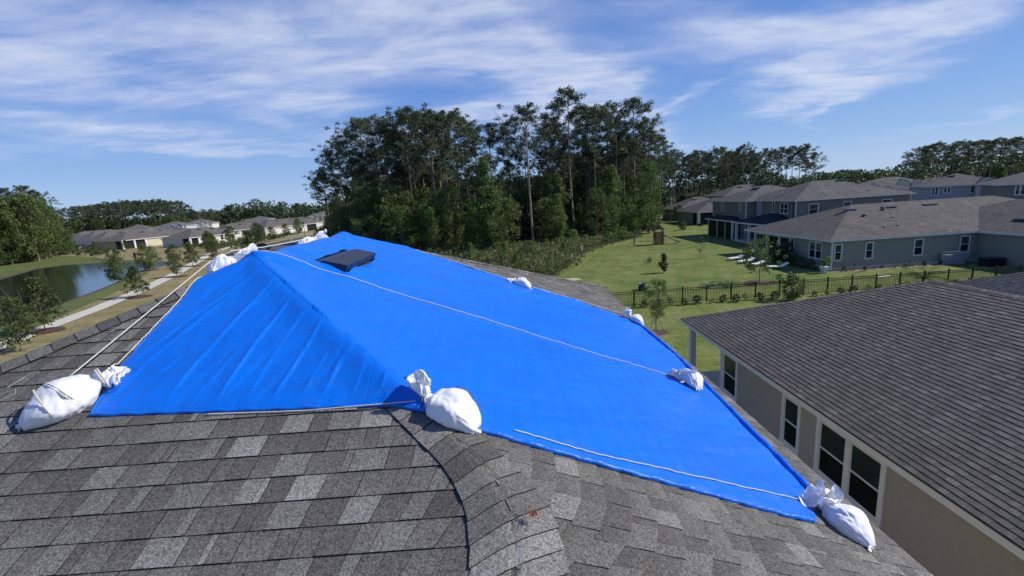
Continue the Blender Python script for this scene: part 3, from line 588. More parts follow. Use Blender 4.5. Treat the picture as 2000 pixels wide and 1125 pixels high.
# ------------------------------------------------------------------ sandbags
def sandbag(P,N_,U_,L,W,Hh,label,seed=0,ruff=None,tail=.35,twist=0,band=False,neckw=.028,crease=1.,spine=None,tailtuft=True,seam=False):
    """body from tail (t=0) to tied neck (t=1) lying on a surface with normal N_, heading U_"""
    N_=Vector(N_).normalized(); U_=Vector(U_); U_=(U_-N_*U_.dot(N_)).normalized(); V_=N_.cross(U_)
    P=Vector(P); nt,na=64,72; vs=[]; rr=random.Random(seed); o3=Vector((seed*3.1,seed*1.7,seed*.9))
    def axis(t):
        b=(spine(t) if spine else (0,0)); return P+U_*(L*t)+V_*b[0]+N_*b[1]
    for i in range(nt):
        t=i/(nt-1)
        a=(math.sin(PI*min(1,(t*.88+.05)))**.60); a*= 1-.12*math.sin(t*5+seed)
        if t>.80: f_=((t-.80)/.20); f_=f_*f_*(3-2*f_); a=a*(1-f_)+neckw/(W/2)*f_
        if t<.12: a=max(a,tail*(1-t/.12)**.5*.9)
        hgt=(math.sin(PI*min(1,t*.90+.05))**.7)
        if t>.80: hgt=hgt*(1-f_)+neckw/(Hh)*f_*1.2
        cz=Hh*.42*hgt+ (.02+Hh*.25)*max(0,(t-.75)/.25)**1.5
        c=axis(t)
        for j in range(na):
            an=2*PI*j/na; ca,sa=math.cos(an),math.sin(an)
            y=W/2*a*math.copysign(abs(ca)**.85,ca); z=cz+Hh*.55*hgt*math.copysign(abs(sa)**.9,sa)
            nk=max(0,(t-.45)/.55)**1.5; nk2=max(0,(.2-t)/.2)
            pl=(math.sin(an*9+seed+1.5*math.sin(t*4))+.6*math.sin(an*15+2*t+seed*2))*.006*nk*crease+.004*math.sin(an*8+seed)*nk2
            q=Vector((t*L*9,ca*W*6,sa*Hh*9))+o3
            rn=noise.noise(q*.9)*.018+ (abs(noise.noise(q*2.1))-.2)*-.020*crease+(abs(noise.noise(Vector((t*L*26+an,an*1.4,seed))))-.2)*-.010*crease
            k=1+ (pl+rn)/(W*.5)*1.35
            y*=k; z=cz+(z-cz)*k
            z=max(z,.004+.001*sa)
            vs.append(c+V_*y+N_*z)
    fs=[(i*na+j,i*na+(j+1)%na,(i+1)*na+(j+1)%na,(i+1)*na+j) for i in range(nt-1) for j in range(na)]
    fs.append(tuple(range(na))[::-1])
    mb=MB(); mb.add(vs,fs)
    root=empty('sandbag',P,label=label,cat='sandbag',group='white sandbags holding the tarp')
    mb.build('sack',MT['bag'],root,P,smooth=True)
    NK=axis(1)+N_*(Hh*.42*(math.sin(PI)**.7 if 0 else .0)+.02+Hh*.25)
    # tied cord at the neck
    m=MB(); D=U_
    for kx in (-.008,.004):
        m.tube([NK+D*kx+(V_*math.cos(a)+N_*math.sin(a))*(neckw*1.25) for a in [2*PI*q/18 for q in range(19)]],.0055,6)
    m.tube([NK+V_*.02,NK+V_*.06+N_*.01-D*.02,NK+V_*.085-D*.05-N_*.02],.0045,6)
    m.build('tie_cord',MT['bag'] if L<.34 else MT['rope'],root,P,smooth=True)
    # open mouth of the sack: a flared, crumpled ruffle
    if ruff is None: ruff=(U_*1+N_*.6,.14,.10)
    rd_,rl,rw=ruff; rd_=Vector(rd_).normalized(); s1=rd_.orthogonal().normalized()
    s1=(V_-rd_*V_.dot(rd_)); s1=s1.normalized() if s1.length>.2 else rd_.orthogonal().normalized(); s2=rd_.cross(s1)
    vs=[]; nr,nc=26,84
    for i in range(nr):
        t=i/(nr-1); rad=neckw+(rw-neckw)*(t**.75); 
        bend=(t**2)*rl*.35
        for j in range(nc):
            a=2*PI*j/nc
            fold=1+.34*t*math.sin(2*a+seed)+.16*t*math.sin(3*a+2*seed+2*t)+.12*math.sin(9*a+seed)*(1-t*.8)
            ln=rl*t*(1+.26*math.sin(2*a+seed*1.3)+.14*math.sin(3*a+seed)+.03*math.sin(9*a))
            q=Vector((math.cos(a)*3,math.sin(a)*3,t*4+seed)); nz=noise.noise(q*.8)*.045*t+noise.noise(q*2)*.008*t
            x=math.cos(a)*rad*fold; y=math.sin(a)*rad*fold*.62
            p=NK+D*.01+rd_*ln+s1*(x+nz)+s2*(y+nz*1.3-bend*.5)
            h=(p-P).dot(N_)
            if h<.008: p+=N_*(.008-h)
            vs.append(p)
    m=MB(); m.add(vs,[(i*nc+j,i*nc+(j+1)%nc,(i+1)*nc+(j+1)%nc,(i+1)*nc+j) for i in range(nr-1) for j in range(nc)])
    m.build('open_end',MT['bag'],root,P,smooth=True)
    if tailtuft:
        m=MB(); vs=[]; nc=24
        for i in range(8):
            t=i/7
            for j in range(nc):
                a=2*PI*j/nc; r=.008+.012*t*(1+.5*math.sin(3*a+seed)); vs.append(axis(0)+N_*(.02-.010*t)-U_*(t*.020*(1+.4*math.sin(4*a)))+V_*(math.cos(a)*r*1.6+tail*W*.25)+N_*max(-.008,math.sin(a)*r*.6))
        m.add(vs,[(i*nc+j,i*nc+(j+1)%nc,(i+1)*nc+(j+1)%nc,(i+1)*nc+j) for i in range(7) for j in range(nc)])
        m.build('corner_tuft',MT['bag'],root,P,smooth=True)
    if band:
        m=MB()
        for (ta,tb,sk) in ((.36,.62,.0),(.39,.65,.0),(.30,.34,-.10)):
            pts=[]
            for k in range(17):
                an=PI*(.02+.96*k/16); t=ta+(tb-ta)*k/16
                pts.append(axis(t)+V_*(W*.53*math.cos(an))+N_*max(.008,(Hh*.42+Hh*.60*math.sin(an))))
            m.tube(pts,.0048,6)
        m.build('wrapped_cord',MT['rope'],root,P,smooth=True)
    if seam:
        m=MB(); pts=[]
        for k in range(15):
            t=.02+.62*k/14; pts.append(axis(t)+V_*(W*(-.13-.16*math.sin(t*3))*1)+N_*(Hh*(.42+.56*math.sin(PI*min(1,t*.96+.04))**.7)))
        m.tube(pts,.0024,5); m.build('seam_thread',MT['barkg'],root,P,smooth=True)
    return root
nFv=Vector((0,-S,1)).normalized(); nRv=Vector((S,0,1)).normalized(); nLv=Vector((-S,0,1)).normalized()
def on(x,y,o=0): return (x,y,min(ZR-S*(x-XR),ZR+S*(x-XR),ZR-S*(YA-y),ZR-S*(y-YB))+o)
sandbag(on(-3.02,2.64,.004),nFv,(.34,.36,.15),.44,.31,.17,'long full sandbag wrapped with a cord, at the near left corner of the tarp',2,ruff=((.60,.15,.10),.085,.07),band=True,tail=.3,neckw=.06,crease=.5)
sandbag(on(-.24,2.49,.012),nRv,(-.36,.13,.15),.37,.30,.18,'plump sandbag with an upright twisted top, on the hip at the front tarp edge',5,ruff=((-.12,.2,1),.125,.085),tail=.3,seam=True,crease=.7)
sandbag(on(2.25,2.53,.006),nRv,(-.14,.34,.0),.35,.23,.16,'sandbag with a wide limp collar, at the near right corner of the tarp',9,ruff=((-.30,-.45,.75),.10,.11),neckw=.04,tail=.45,crease=.8)
sandbag(on(2.10,4.83,.045),nRv,(-.12,.34,.0),.30,.22,.16,'crumpled sandbag at the end of the middle rope on the tarp',12,ruff=((-.5,-.75,.1),.20,.12),tail=.6,crease=1.2)
sandbag(on(2.42,7.97,.035),nRv,(-.30,.20,.1),.27,.20,.14,'small sandbag at the far right corner of the tarp above the lawn',15,ruff=((-.2,.05,1),.12,.085),tail=.3)
sandbag(on(.40,7.80,.03),nRv,(-.36,.06,.1),.32,.19,.15,'rounded sandbag midway along the far edge of the tarp',18,ruff=((-1,-.25,-.15),.12,.085),tail=.3)
sandbag((-2.84,4.40,8.23),nLv,(.12,.36,.0),.30,.24,.17,'big crumpled sandbag on the left hip beside the ridge end',21,ruff=((.75,.1,.55),.17,.11),tail=.6,crease=1.6,neckw=.05)
sandbag((-2.74,6.12,8.27),nLv,(.20,.30,.0),.30,.20,.15,'crumpled sandbag on the ridge beyond the roof vent',24,ruff=((.75,.2,.55),.14,.075),tail=.6,crease=1.6,neckw=.04)

# ------------------------------------------------------------------ off-ridge vent
vt=empty('roof_vent',on(-1.95,5.53),label='dark metal off-ridge vent poking through the tarp near the ridge',cat='roof vent')
vo=on(-1.95,5.53)
def vp(u,y,h): # u = down-slope distance from the vent's upper edge
    b=Vector(on(-2.14,5.53)); D=Vector((cs,0,-sn)); return b+D*u+Vector((0,y,0))+nRv*h
mb=MB()
hy=.575; K=[(0,.010),(.14,.085),(.40,.118),(.402,.116),(.402,.045)]
for (u0,h0),(u1,h1) in zip(K[:-1],K[1:]):
    mb.add([vp(u0,-hy,h0),vp(u1,-hy,h1),vp(u1,hy,h1),vp(u0,hy,h0)],[(0,1,2,3)])
    mb.add([vp(u0,-hy,h0-.003),vp(u1,-hy,h1-.003),vp(u1,hy,h1-.003),vp(u0,hy,h0-.003)],[(3,2,1,0)])
mb.build('hood',MT['vent'],vt,vo)
for s_ in (-1,1):
    mb=MB()
    mb.add([vp(0,s_*hy,.0),vp(.40,s_*hy,.0),vp(.40,s_*hy,.117),vp(.14,s_*hy,.084),vp(0,s_*hy,.012)],[(0,1,2,3,4)])
    mb.add([vp(0,s_*(hy-.004),.0),vp(.40,s_*(hy-.004),.0),vp(.40,s_*(hy-.004),.114),vp(.14,s_*(hy-.004),.082),vp(0,s_*(hy-.004),.010)],[(4,3,2,1,0)])
    mb.build('end_cap',MT['vent'],vt,vo)
mb=MB(); mb.add([vp(-.03,-hy-.06,.010),vp(.47,-hy-.06,.010),vp(.47,hy+.05,.010),vp(-.03,hy+.05,.010)],[(0,1,2,3)])
mb.add([vp(.34,-hy+.02,.012),vp(.34,hy-.02,.012),vp(.34,hy-.02,.08),vp(.34,-hy+.02,.08)],[(0,1,2,3)]); mb.build('base_flange',MT['black'],vt,vo)
# dried orange scrap on the shingles
mb=MB(); rr=random.Random(3)
for k in range(90):
    a=rr.uniform(0,6.3); r=abs(rr.gauss(0,.016)); x=.05+math.cos(a)*r*1.4; y=1.90+math.sin(a)*r
    p=Vector(on(x,y,.030+rr.random()*.014)); q=p+Vector((rr.uniform(-.02,.02),rr.uniform(-.02,.02),rr.uniform(-.004,.012)))
    mb.tube([p,(p+q)/2+Vector((0,0,.004)),q],.0010,3)
tag(mb.build('plant_debris',MT['debris'],off=on(.05,1.90)),'tiny orange tuft of dry debris on the shingles beside the hip caps','debris')

# ------------------------------------------------------------------ windows / houses
def window(parent,off,c,face,w,h,frame='white',glass='glassb',twin=False,trim=.09,depth=.05,glass2='glass',split=True):
    """c: centre on the wall face (world), face: angle of the outward normal (0 = +X)"""
    n=Vector((math.cos(face),math.sin(face),0)); u=Vector((-n.y,n.x,0)); c=Vector(c); zz=Vector((0,0,1))
    f=MB()
    def bx(cu,cz,du,dz,t,base=.0,mb=f,mi=0):
        mb.box(c+u*cu+zz*cz+n*(base+t/2),(t,du,dz),rz=face,mi=mi)
    bx(0,h/2+trim/2,w+2*trim,trim,depth); bx(0,-h/2-trim/2,w+2*trim,trim,depth+.012)
    for s in (-1,1): bx(s*(w/2+trim/2),0,trim,h,depth-.003)
    if twin: bx(0,0,trim*1.3,h,depth-.006)
    cols=[(-w/4-trim*.3,w/2-trim*.65),(w/4+trim*.3,w/2-trim*.65)] if twin else [(0,w)]
    for cu,cw in cols:
        bx(cu,0,cw,.045,.032)
        for s in (-1,1): bx(cu+s*(cw/2-.018),0,.036,h,.024); bx(cu,s*(h/2-.018),cw,.036,.022)
    fo=f.build('window',MT[frame],parent,off)
    for cu,cw in cols:
        g=MB(); bx(cu,h/4,cw-.02,h/2-.01,.012,mb=g,mi=0); bx(cu,-h/4,cw-.02,h/2-.01,.010,mb=g,mi=1)
        go=g.build('pane',[MT[glass],MT[glass2]],fo,off)
    return fo
def siding(mb,p0,p1,z0,z1,out,e=.17,t=.022):
    """lapped boards between p0 and p1 as real slanted strips"""
    p0=Vector((*p0,0));p1=Vector((*p1,0));out=Vector((*out,0)); n=int((z1-z0)/e)+1
    for i in range(n):
        a=z0+i*e; b=min(z1,a+e)
        if b-a<.02: break
        A=[p0+out*t,p1+out*t,p1+out*.003,p0+out*.003]
        mb.add([(A[0].x,A[0].y,a),(A[1].x,A[1].y,a),(A[2].x,A[2].y,b),(A[3].x,A[3].y,b)],[(0,1,2,3)])
        mb.add([(A[0].x,A[0].y,a),(A[1].x,A[1].y,a),(p1.x,p1.y,a),(p0.x,p0.y,a)],[(3,2,1,0)])
def hiproof(mb,x0,x1,y0,y1,ze,s=S,gable=None):
    w,dp=x1-x0,y1-y0
    if w>=dp:
        k=dp/2; ym=(y0+y1)/2; a=(x0+(0 if gable=='x0' else k),ym,ze+s*k); b=(x1-(0 if gable=='x1' else k),ym,ze+s*k)
        mb.add([(x0,y0,ze),(x1,y0,ze),(x1,y1,ze),(x0,y1,ze),a,b],[(0,1,5,4),(2,3,4,5),(3,0,4),(1,2,5)])
    else:
        k=w/2; xm=(x0+x1)/2; a=(xm,y0+(0 if gable=='y0' else k),ze+s*k); b=(xm,y1-(0 if gable=='y1' else k),ze+s*k)
        mb.add([(x0,y0,ze),(x1,y0,ze),(x1,y1,ze),(x0,y1,ze),a,b],[(0,1,4),(1,2,5,4),(2,3,5),(3,0,4,5)])
def fasc(mb,x0,x1,y0,y1,ze,h=.19,t=.03,soff=True):
    z=ze-h/2-.004
    mb.box(((x0+x1)/2,y0+t/2,z),(x1-x0,t,h)); mb.box(((x0+x1)/2,y1-t/2,z),(x1-x0,t,h))
    mb.box((x0+t/2,(y0+y1)/2,z),(t,y1-y0-2*t,h)); mb.box((x1-t/2,(y0+y1)/2,z),(t,y1-y0-2*t,h))
    if soff: mb.box(((x0+x1)/2,(y0+y1)/2,ze-h+.012),(x1-x0-2*t,y1-y0-2*t,.02))

# ---- next-door house (beige stucco)
nb=empty('house',(14,12,0),label='beige stucco neighbour house with dark framed windows, right of the tarp roof',cat='house'); NO=(14,12,0)
nx0,nx1,ny0,ny1,nz=8.0,20.0,-9.0,20.4,2.75
mb=MB(); sl=6/cs; L_=ny1-ny0
m2=MB(); shingle_plane(m2,(nx0,ny1,nz),(0,-1,0),(cs,0,sn),[(0,0),(L_,0),(L_-6,sl),(6,sl)],L_-0,sl,seed=11,soft=True,th=.011,wmin=.12,wmax=.28)
# back slope strip seen at the hip
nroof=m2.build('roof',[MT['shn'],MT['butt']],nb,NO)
mb=MB(); hiproof(mb,nx0,nx1,ny0,ny1,nz-.004); mb.build('roof_deck',MT['roofA'],nb,NO)
mb=MB(); caps(mb,(nx0,ny1,nz),(nx0+6,ny1-6,nz+S*6),(0,S,1),(-S,0,1),w=.14,seed=31); caps(mb,(nx0+6,ny1-6,nz+S*6),(nx0+6,ny0+6,nz+S*6),(-S,0,1),(S,0,1),w=.14,seed=32); caps(mb,(nx1,ny1,nz),(nx0+6,ny1-6,nz+S*6),(0,S,1),(S,0,1),w=.14,seed=33)
mb.build('hip_cap_row',[MT['shn'],MT['butt']],nb,NO)
mb=MB(); fasc(mb,nx0,nx1,ny0,ny1,nz,h=.20); mb.build('fascia',MT['trimn'],nb,NO)
mb=MB(); mb.box((nx0-.012,(ny0+ny1)/2,nz-.012),(.022,ny1-ny0,.03)); mb.build('drip_edge',MT['black'],nb,NO)
mb=MB(); mb.box((14.1,4.25,1.28),(11.5,25.5,2.56)); mb.box((15.6,18.3,1.28),(8.5,2.6,2.56)); mb.build('wall',MT['stucco'],nb,NO)
mb=MB(); mb.box((8.34,19.9,1.28),(.24,.24,2.56)); mb.build('porch_post',MT['trimn'],nb,NO)
mb=MB(); mb.box((8.34,17.06,1.28),(.08,.10,2.56)); mb.build('corner_board',MT['trimn'],nb,NO)
mb=MB(); mb.box((14,18.6,.06),(11.9,3.2,.12)); mb.build('porch_slab',MT['concrete'],nb,NO)
wx=8.35
window(nb,NO,(wx,16.38,1.53),PI,.94,1.48,'trimn','blind',trim=.12); window(nb,NO,(wx,12.60,1.52),PI,.66,1.46,'trimn','blind',trim=.12)
window(nb,NO,(wx,10.30,1.52),PI,2.06,1.48,'trimn','blind',twin=True,trim=.13)
window(nb,NO,(wx,5.2,1.52),PI,.9,1.5,'trimn','blind')
# ---- the house beyond it
n2=empty('house',(30,14,0),label='house with bluish dark roof and white fascia past the neighbour ridge',cat='house'); O2=(30,14,0)
mb=MB(); sl=6/cs; L_=23.5+6; shingle_plane(mb,(23.8,23.6,2.78),(0,-1,0),(cs,0,sn),[(0,0),(L_,0),(L_-6,sl),(6,sl)],L_,sl,seed=41,th=.011,wmin=.2,wmax=.4)
mb.build('roof',[shingle_near('bluish_shingle',(.040,.044,.054),(.105,.112,.130),.4,50),MT['butt']],n2,O2)
mb=MB(); hiproof(mb,23.8,35.8,-5.9,23.6,2.775); mb.build('roof_deck',MT['roofB'],n2,O2)
mb=MB(); fasc(mb,23.8,35.8,-5.9,23.6,2.78,h=.24); mb.build('fascia',MT['white'],n2,O2)
mb=MB(); mb.box((29.8,8.85,1.28),(11.2,28.6,2.55)); mb.build('wall',MT['sidE'],n2,O2)

# ---- grey green house across the fence (A)
def pipe(parent,off,x,y,z,h=.4,r=.04):
    m=MB(); m.tube([(x,y,z-.1),(x,y,z+h)],r,8); o=m.build('vent_pipe',MT['pvc'],parent,off)
    m=MB(); m.tube([(x,y,z-.02),(x,y,z+.07)],r*2.2,8); m.build('pipe_boot',MT['black'],o,off)
def boxvent(parent,off,x,y,z,nrm,along,L=1.25,w=.42,h=.16):
    nrm=Vector(nrm).normalized(); al=Vector(along).normalized(); q=nrm.cross(al)
    if q.z>0: q=-q
    c=Vector((x,y,z)); m=MB(); P=[]
    for s in (-1,1):
        for (a,b) in ((0,.01),(w,.01+h*.55),(w,h+.02),(w*.25,h*.8)): P.append(c+al*(s*L/2)+q*(a-w/2)+nrm*b)
    m.add(P,[(0,1,2,3),(7,6,5,4),(3,2,6,7),(0,3,7,4),(2,1,5,6),(1,0,4,5)],0); o=m.build('box_vent',MT['vent'],parent,off)
A=empty('house',(38,47,0),label='long green grey house with lapped siding behind the black fence',cat='house'); AO=(38,47,0)
ax0,ax1,ay0,ay1,az_=30.25,61,41.75,57.05,2.95; SA=.352
mb=MB(); hiproof(mb,ax0,ax1,ay0,ay1,az_,SA); hiproof(mb,44.2,58.2,31,52,az_-.01,SA); mb.build('roof',MT['roofA'],A,AO)
mb=MB(); fasc(mb,ax0,ax1,ay0,ay1,az_,soff=False); mb.box(((44.2+ax0)/2,ay0+.2,az_-.19),(44.2-ax0-.1,.4,.02)); mb.box((ax0+.2,49.4,az_-.188),(.4,15.1,.02)); mb.box((44.215,36.4,az_-.1),(.03,10.6,.19)); mb.box((44.4,36.4,az_-.2),(.36,10.5,.02)); mb.build('fascia',MT['white'],A,AO)
mb=MB(); mb.box((44.3,44.9,1.36),(27,5.6,2.72)); mb.box((46,51.6,1.36),(24,7.8,2.72)); mb.box((51.3,37,1.36),(13.3,10.4,2.72))
siding(mb,(30.62,42.08),(44.6,42.08),.25,2.76,(0,-1)); siding(mb,(30.78,47.7),(30.78,42.1),.25,2.76,(-1,0)); siding(mb,(44.64,42.05),(44.64,31.8),.25,2.76,(-1,0))
mb.build('wall',MT['sidA'],A,AO)
mb=MB(); mb.box((37.7,42.06,.14),(14,.10,.28)); mb.box((30.76,45,.14),(.1,5.6,.28)); mb.build('foundation',MT['concrete'],A,AO)
for c_,d_ in (((30.72,42.04,1.4),(.15,.15,2.7)),((30.76,47.75,1.4),(.1,.14,2.7)),((44.60,31.9,1.4),(.12,.12,2.7))): mb=MB(); mb.box(c_,d_); mb.build('corner_board',MT['white'],A,AO)
for x,w in ((31.32,.60),(34.28,.62),(38.98,.76),(44.0,.0)):
    if w: window(A,AO,(x,42.055,1.72),-PI/2,w,1.46,'white','glassb')
window(A,AO,(43.4,42.055,1.72),-PI/2,.8,1.5,'white','glassb')
window(A,AO,(30.755,44.35,1.72),PI,1.75,1.55,'white','glassb',twin=True)
# screened porch, back left of A
for c_,d_ in (((31.0,52.0,1.3),(.03,7.4,2.5)),((33,55.6,1.3),(4,.03,2.5))): mb=MB(); mb.box(c_,d_); mb.build('porch_screen',MT['screen'],A,AO)
for (x,y) in ((30.9,48.6),(30.9,50.6),(30.9,52.9),(30.9,55.5)):
    mb=MB(); mb.box((x,y,1.38),(.2,.22,2.76)); mb.build('porch_post',MT['white'],A,AO)
mb=MB(); mb.box((30.92,52.0,2.62),(.14,7.6,.24)); mb.box((30.92,52,.5),(.1,7.4,.14)); mb.build('porch_beam',MT['white'],A,AO)
nA=(0,-SA,1)
def onA(x,y): return az_+SA*(y-ay0)
for x in (36.6,40.9,45.3): boxvent(A,AO,x,48.1,onA(x,48.1)+.01,nA,(1,0,0),1.5,.45,.10)
boxvent(A,AO,46.8,40.4,az_+SA*(46.8-44.2)+.02,(-SA,0,1),(0,1,0),1.4,.45,.10)
pipe(A,AO,36.9,43.7,onA(0,43.7)); pipe(A,AO,38.3,43.8,onA(0,43.8)); pipe(A,AO,39.3,45.6,onA(0,45.6)); 
for x,y in ((36.9,46.3),(39.8,47.5)):
    m=MB(); z=onA(x,y); m.tube([(x-.15,y,z),(x-.1,y,z+.16),(x+.1,y-.05,z+.17),(x+.22,y-.1,z+.1)],[.1,.12,.10,.06],8); m.build('exhaust_cap',MT['black'],A,AO)

# ---- two-storey grey house (B)
Bh=empty('house',(45,67,0),label='two storey warm grey house with dark blue porch roofs',cat='house'); BO=(45,67,0)
sB=.36
mb=MB(); hiproof(mb,38.4,54.6,60,73,5.95,sB); hiproof(mb,36.9,50,69.5,81.5,5.90,sB); mb.build('roof',MT['roofB'],Bh,BO)
mb=MB(); fasc(mb,38.4,54.6,60,73,5.95,h=.12); fasc(mb,36.9,50,69.5,81.5,5.90,h=.12); mb.build('fascia',MT['trimn'],Bh,BO)
mb=MB(); mb.box((46.5,66.5,2.9),(15.3,12.2,5.75)); mb.box((43.4,75.5,2.9),(12.3,11.3,5.72))
siding(mb,(38.85,60.4),(54.1,60.4),.2,5.7,(0,-1)); siding(mb,(38.85,72.6),(38.85,60.42),.2,5.7,(-1,0)); siding(mb,(37.25,69.85),(38.8,69.85),.2,5.7,(0,-1)); siding(mb,(37.25,81),(37.25,69.87),.2,5.7,(-1,0))
mb.build('wall',MT['sidB'],Bh,BO)
for c_ in ((38.83,60.38,2.9),(37.22,69.82,2.9)): mb=MB(); mb.box(c_,(.14,.14,5.6)); mb.build('corner_board',MT['white'],Bh,BO)
mb=MB(); mb.box((38.70,68.6,4.65),(.34,1.5,2.3)); mb.build('chimney_chase',MT['sidC'],Bh,BO)
mb=MB(); mb.tube([(38.62,60.75,5.7),(38.72,60.7,5.2),(38.72,60.7,.2)],.06,8); mb.build('downspout',MT['black'],Bh,BO)
window(Bh,BO,(41.2,60.37,4.65),-PI/2,1.15,1.35,'white','glassb'); window(Bh,BO,(45.7,60.37,4.75),-PI/2,.95,1.2,'white','glassb'); window(Bh,BO,(51.0,60.37,4.95),-PI/2,1.2,.7,'white','glass')
window(Bh,BO,(38.82,65.4,4.95),PI,.45,1.4,'white','glass'); window(Bh,BO,(38.82,62.9,4.85),PI,1.5,1.35,'white','glass',twin=True)
window(Bh,BO,(37.22,77.3,4.95),PI,1.0,1.4,'white','glass',twin=True); window(Bh,BO,(37.22,71.6,5.0),PI,.35,1.1,'white','glass')
# porch roofs
mb=MB(); hiproof(mb,35.6,42,71.0,80.5,2.95,.33); mb.build('porch_roof',MT['roofD'],Bh,BO)
mb=MB(); hiproof(mb,35.0,43,59.7,69.6,2.98,.30); mb.build('porch_roof',MT['roofD'],Bh,BO)
mb=MB(); fasc(mb,35.6,42,71.0,80.5,2.95); fasc(mb,35.0,43,59.7,69.6,2.98); mb.build('porch_fascia',MT['trimn'],Bh,BO)
for c_,d_ in (((36.05,75.7,1.4),(.03,8.4,2.7)),((36.6,71.5,1.4),(1.2,.03,2.7)),((38.2,64,1.4),(.03,6.5,2.7))): mb=MB(); mb.box(c_,d_); mb.build('porch_screen',MT['screen'],Bh,BO)
for (x,y,w) in ((36.0,71.4,.3),(36.0,73.8,.12),(36.0,76.6,.12),(36.0,79.8,.2),(35.5,69.1,.32),(35.5,65.6,.32),(35.5,62.3,.32)):
    mb=MB(); mb.box((x,y,1.4),(w,w,2.8)); mb.build('porch_post',MT['trimn'],Bh,BO)
mb=MB(); mb.box((38.5,65,.12),(6.6,9.2,.24)); mb.build('porch_slab',MT['concrete'],Bh,BO)
boxvent(Bh,BO,49.0,65.9,5.95+sB*5.9,(0,-sB,1),(1,0,0),2.0,.45,.17); boxvent(Bh,BO,41.6,75.2,5.9+sB*4.7,(-sB,0,1),(0,1,0),2.0,.45,.17)
for x,y in ((43.6,62.0),(49.6,61.8),(50.2,64.4)): pipe(Bh,BO,x,y,5.95+sB*(y-60),.45)
pipe(Bh,BO,40.4,66,5.95+sB*2,.5)

# ---- generic distant houses
def simple_house(label,p0,p1,depth,ze=2.75,roof='roofL',wall='sidE',s=S,upper=None,wins=(),gables=(),posts=(),porch=None,wing=None,group=None,vents=2,ext=0):
    """front wall line p0->p1 (facing the camera side), depth goes away; windows as fractions along the front"""
    p0=Vector((*p0,0));p1=Vector((*p1,0)); L=(p1-p0).length; ang=math.atan2(p1.y-p0.y,p1.x-p0.x)
    r=empty('house',p0,ang,label=label,cat='house',group=group); Z=(0,0,0)
    mb=MB(); hiproof(mb,-.4,L+.4,-.4,depth+.4,ze,s)
    if wing: a,b,d=wing; hiproof(mb,a-.4,b+.4,-d-.4,depth*.6,ze-.012,s)
    if upper: a,b,c_,d,zu=upper; hiproof(mb,a-.4,b+.4,c_-.4,d+.4,zu,s)
    for (a,w,y,z) in gables:
        k=w/2; mb.add([(a-k-.2,y-.15,z-.1),(a,y-.15,z+k*.78),(a+k+.2,y-.15,z-.1),(a-k-.2,y+4,z-.1),(a,y+4,z+k*.78),(a+k+.2,y+4,z-.1)],[(0,1,4,3),(1,2,5,4)])
    mb.build('roof',MT[roof],r)
    mb=MB(); fasc(mb,-.4,L+.4,-.4,depth+.4,ze,soff=True)
    if wing: a,b,d=wing; fasc(mb,a-.4,b+.4,-d-.4,depth*.5,ze-.012)
    if upper: a,b,c_,d,zu=upper; fasc(mb,a-.4,b+.4,c_-.4,d+.4,zu)
    for (a,w,y,z) in gables:
        k=w/2; mb.bar((a-k-.2,y-.17,z-.12),(a,y-.17,z+k*.78-.02),.06,.16); mb.bar((a,y-.17,z+k*.78-.02),(a+k+.2,y-.17,z-.12),.06,.16)
    mb.build('fascia',MT['white'],r)
    mb=MB(); q0=porch[0] if porch else 0; q1=porch[1] if porch else 0
    if porch:
        if q0<.01: mb.box(((q1+L)/2,depth/2,ze/2-.1),(L-q1,depth,ze-.2)); mb.box((q1/2,depth/2+1.6,ze/2-.1),(q1,depth-3.2,ze-.2))
        else: mb.box((q0/2,depth/2,ze/2-.1),(q0,depth,ze-.2)); mb.box(((q0+q1)/2,depth/2+1.6,ze/2-.1),(q1-q0,depth-3.2,ze-.2)); mb.box(((q1+L)/2,depth/2,ze/2-.1),(max(.1,L-q1),depth,ze-.2))
    else: mb.box((L/2,depth/2,ze/2-.1),(L,depth,ze-.2))
    if wing: a,b,d=wing; mb.box(((a+b)/2,-d/2+.5,ze/2-.11),(b-a,d+1,ze-.22))
    if upper: a,b,c_,d,zu=upper; mb.box(((a+b)/2,(c_+d)/2,zu/2),(b-a,d-c_,zu-.25))
    for (a,w,y,z) in gables:
        k=w/2; mb.add([(a-k,y,z-.15),(a+k,y,z-.15),(a,y,z+k*.78-.05)],[(0,1,2)]); mb.box((a,y+.6,z/2-.08),(w*.96,1.2,z-.16))
    mb.build('wall',MT[wall],r)
    if porch:
        mb=MB(); mb.box(((q0+q1)/2,.25,ze/2-.1),(q1-q0-.3,.04,ze-.25)); 
        if q0<.01: mb.box((.2,1.6,ze/2-.1),(.04,3.0,ze-.25))
        mb.build('porch_screen',MT['screen'],r)
        for x in ([q0+.12,q1-.1] if q1-q0<6 else [q0+.12,(q0+q1)/2,q1-.1]):
            mb=MB(); mb.box((x,.1,ze/2-.08),(.55,.55,ze-.2)); mb.build('porch_post',MT['white'],r)
    for (x,z,w,h,y,tw) in wins: window(r,Z,(x,y,z),-PI/2,w,h,'white','glass',twin=tw,trim=.13,depth=.06)
    for k in range(vents):
        x=L*(.38+.26*k); y=depth*.36; boxvent(r,Z,x,y,ze+s*(y+.4)+.02,(0,-s,1),(1,0,0),1.4,.5,.2)
    return r

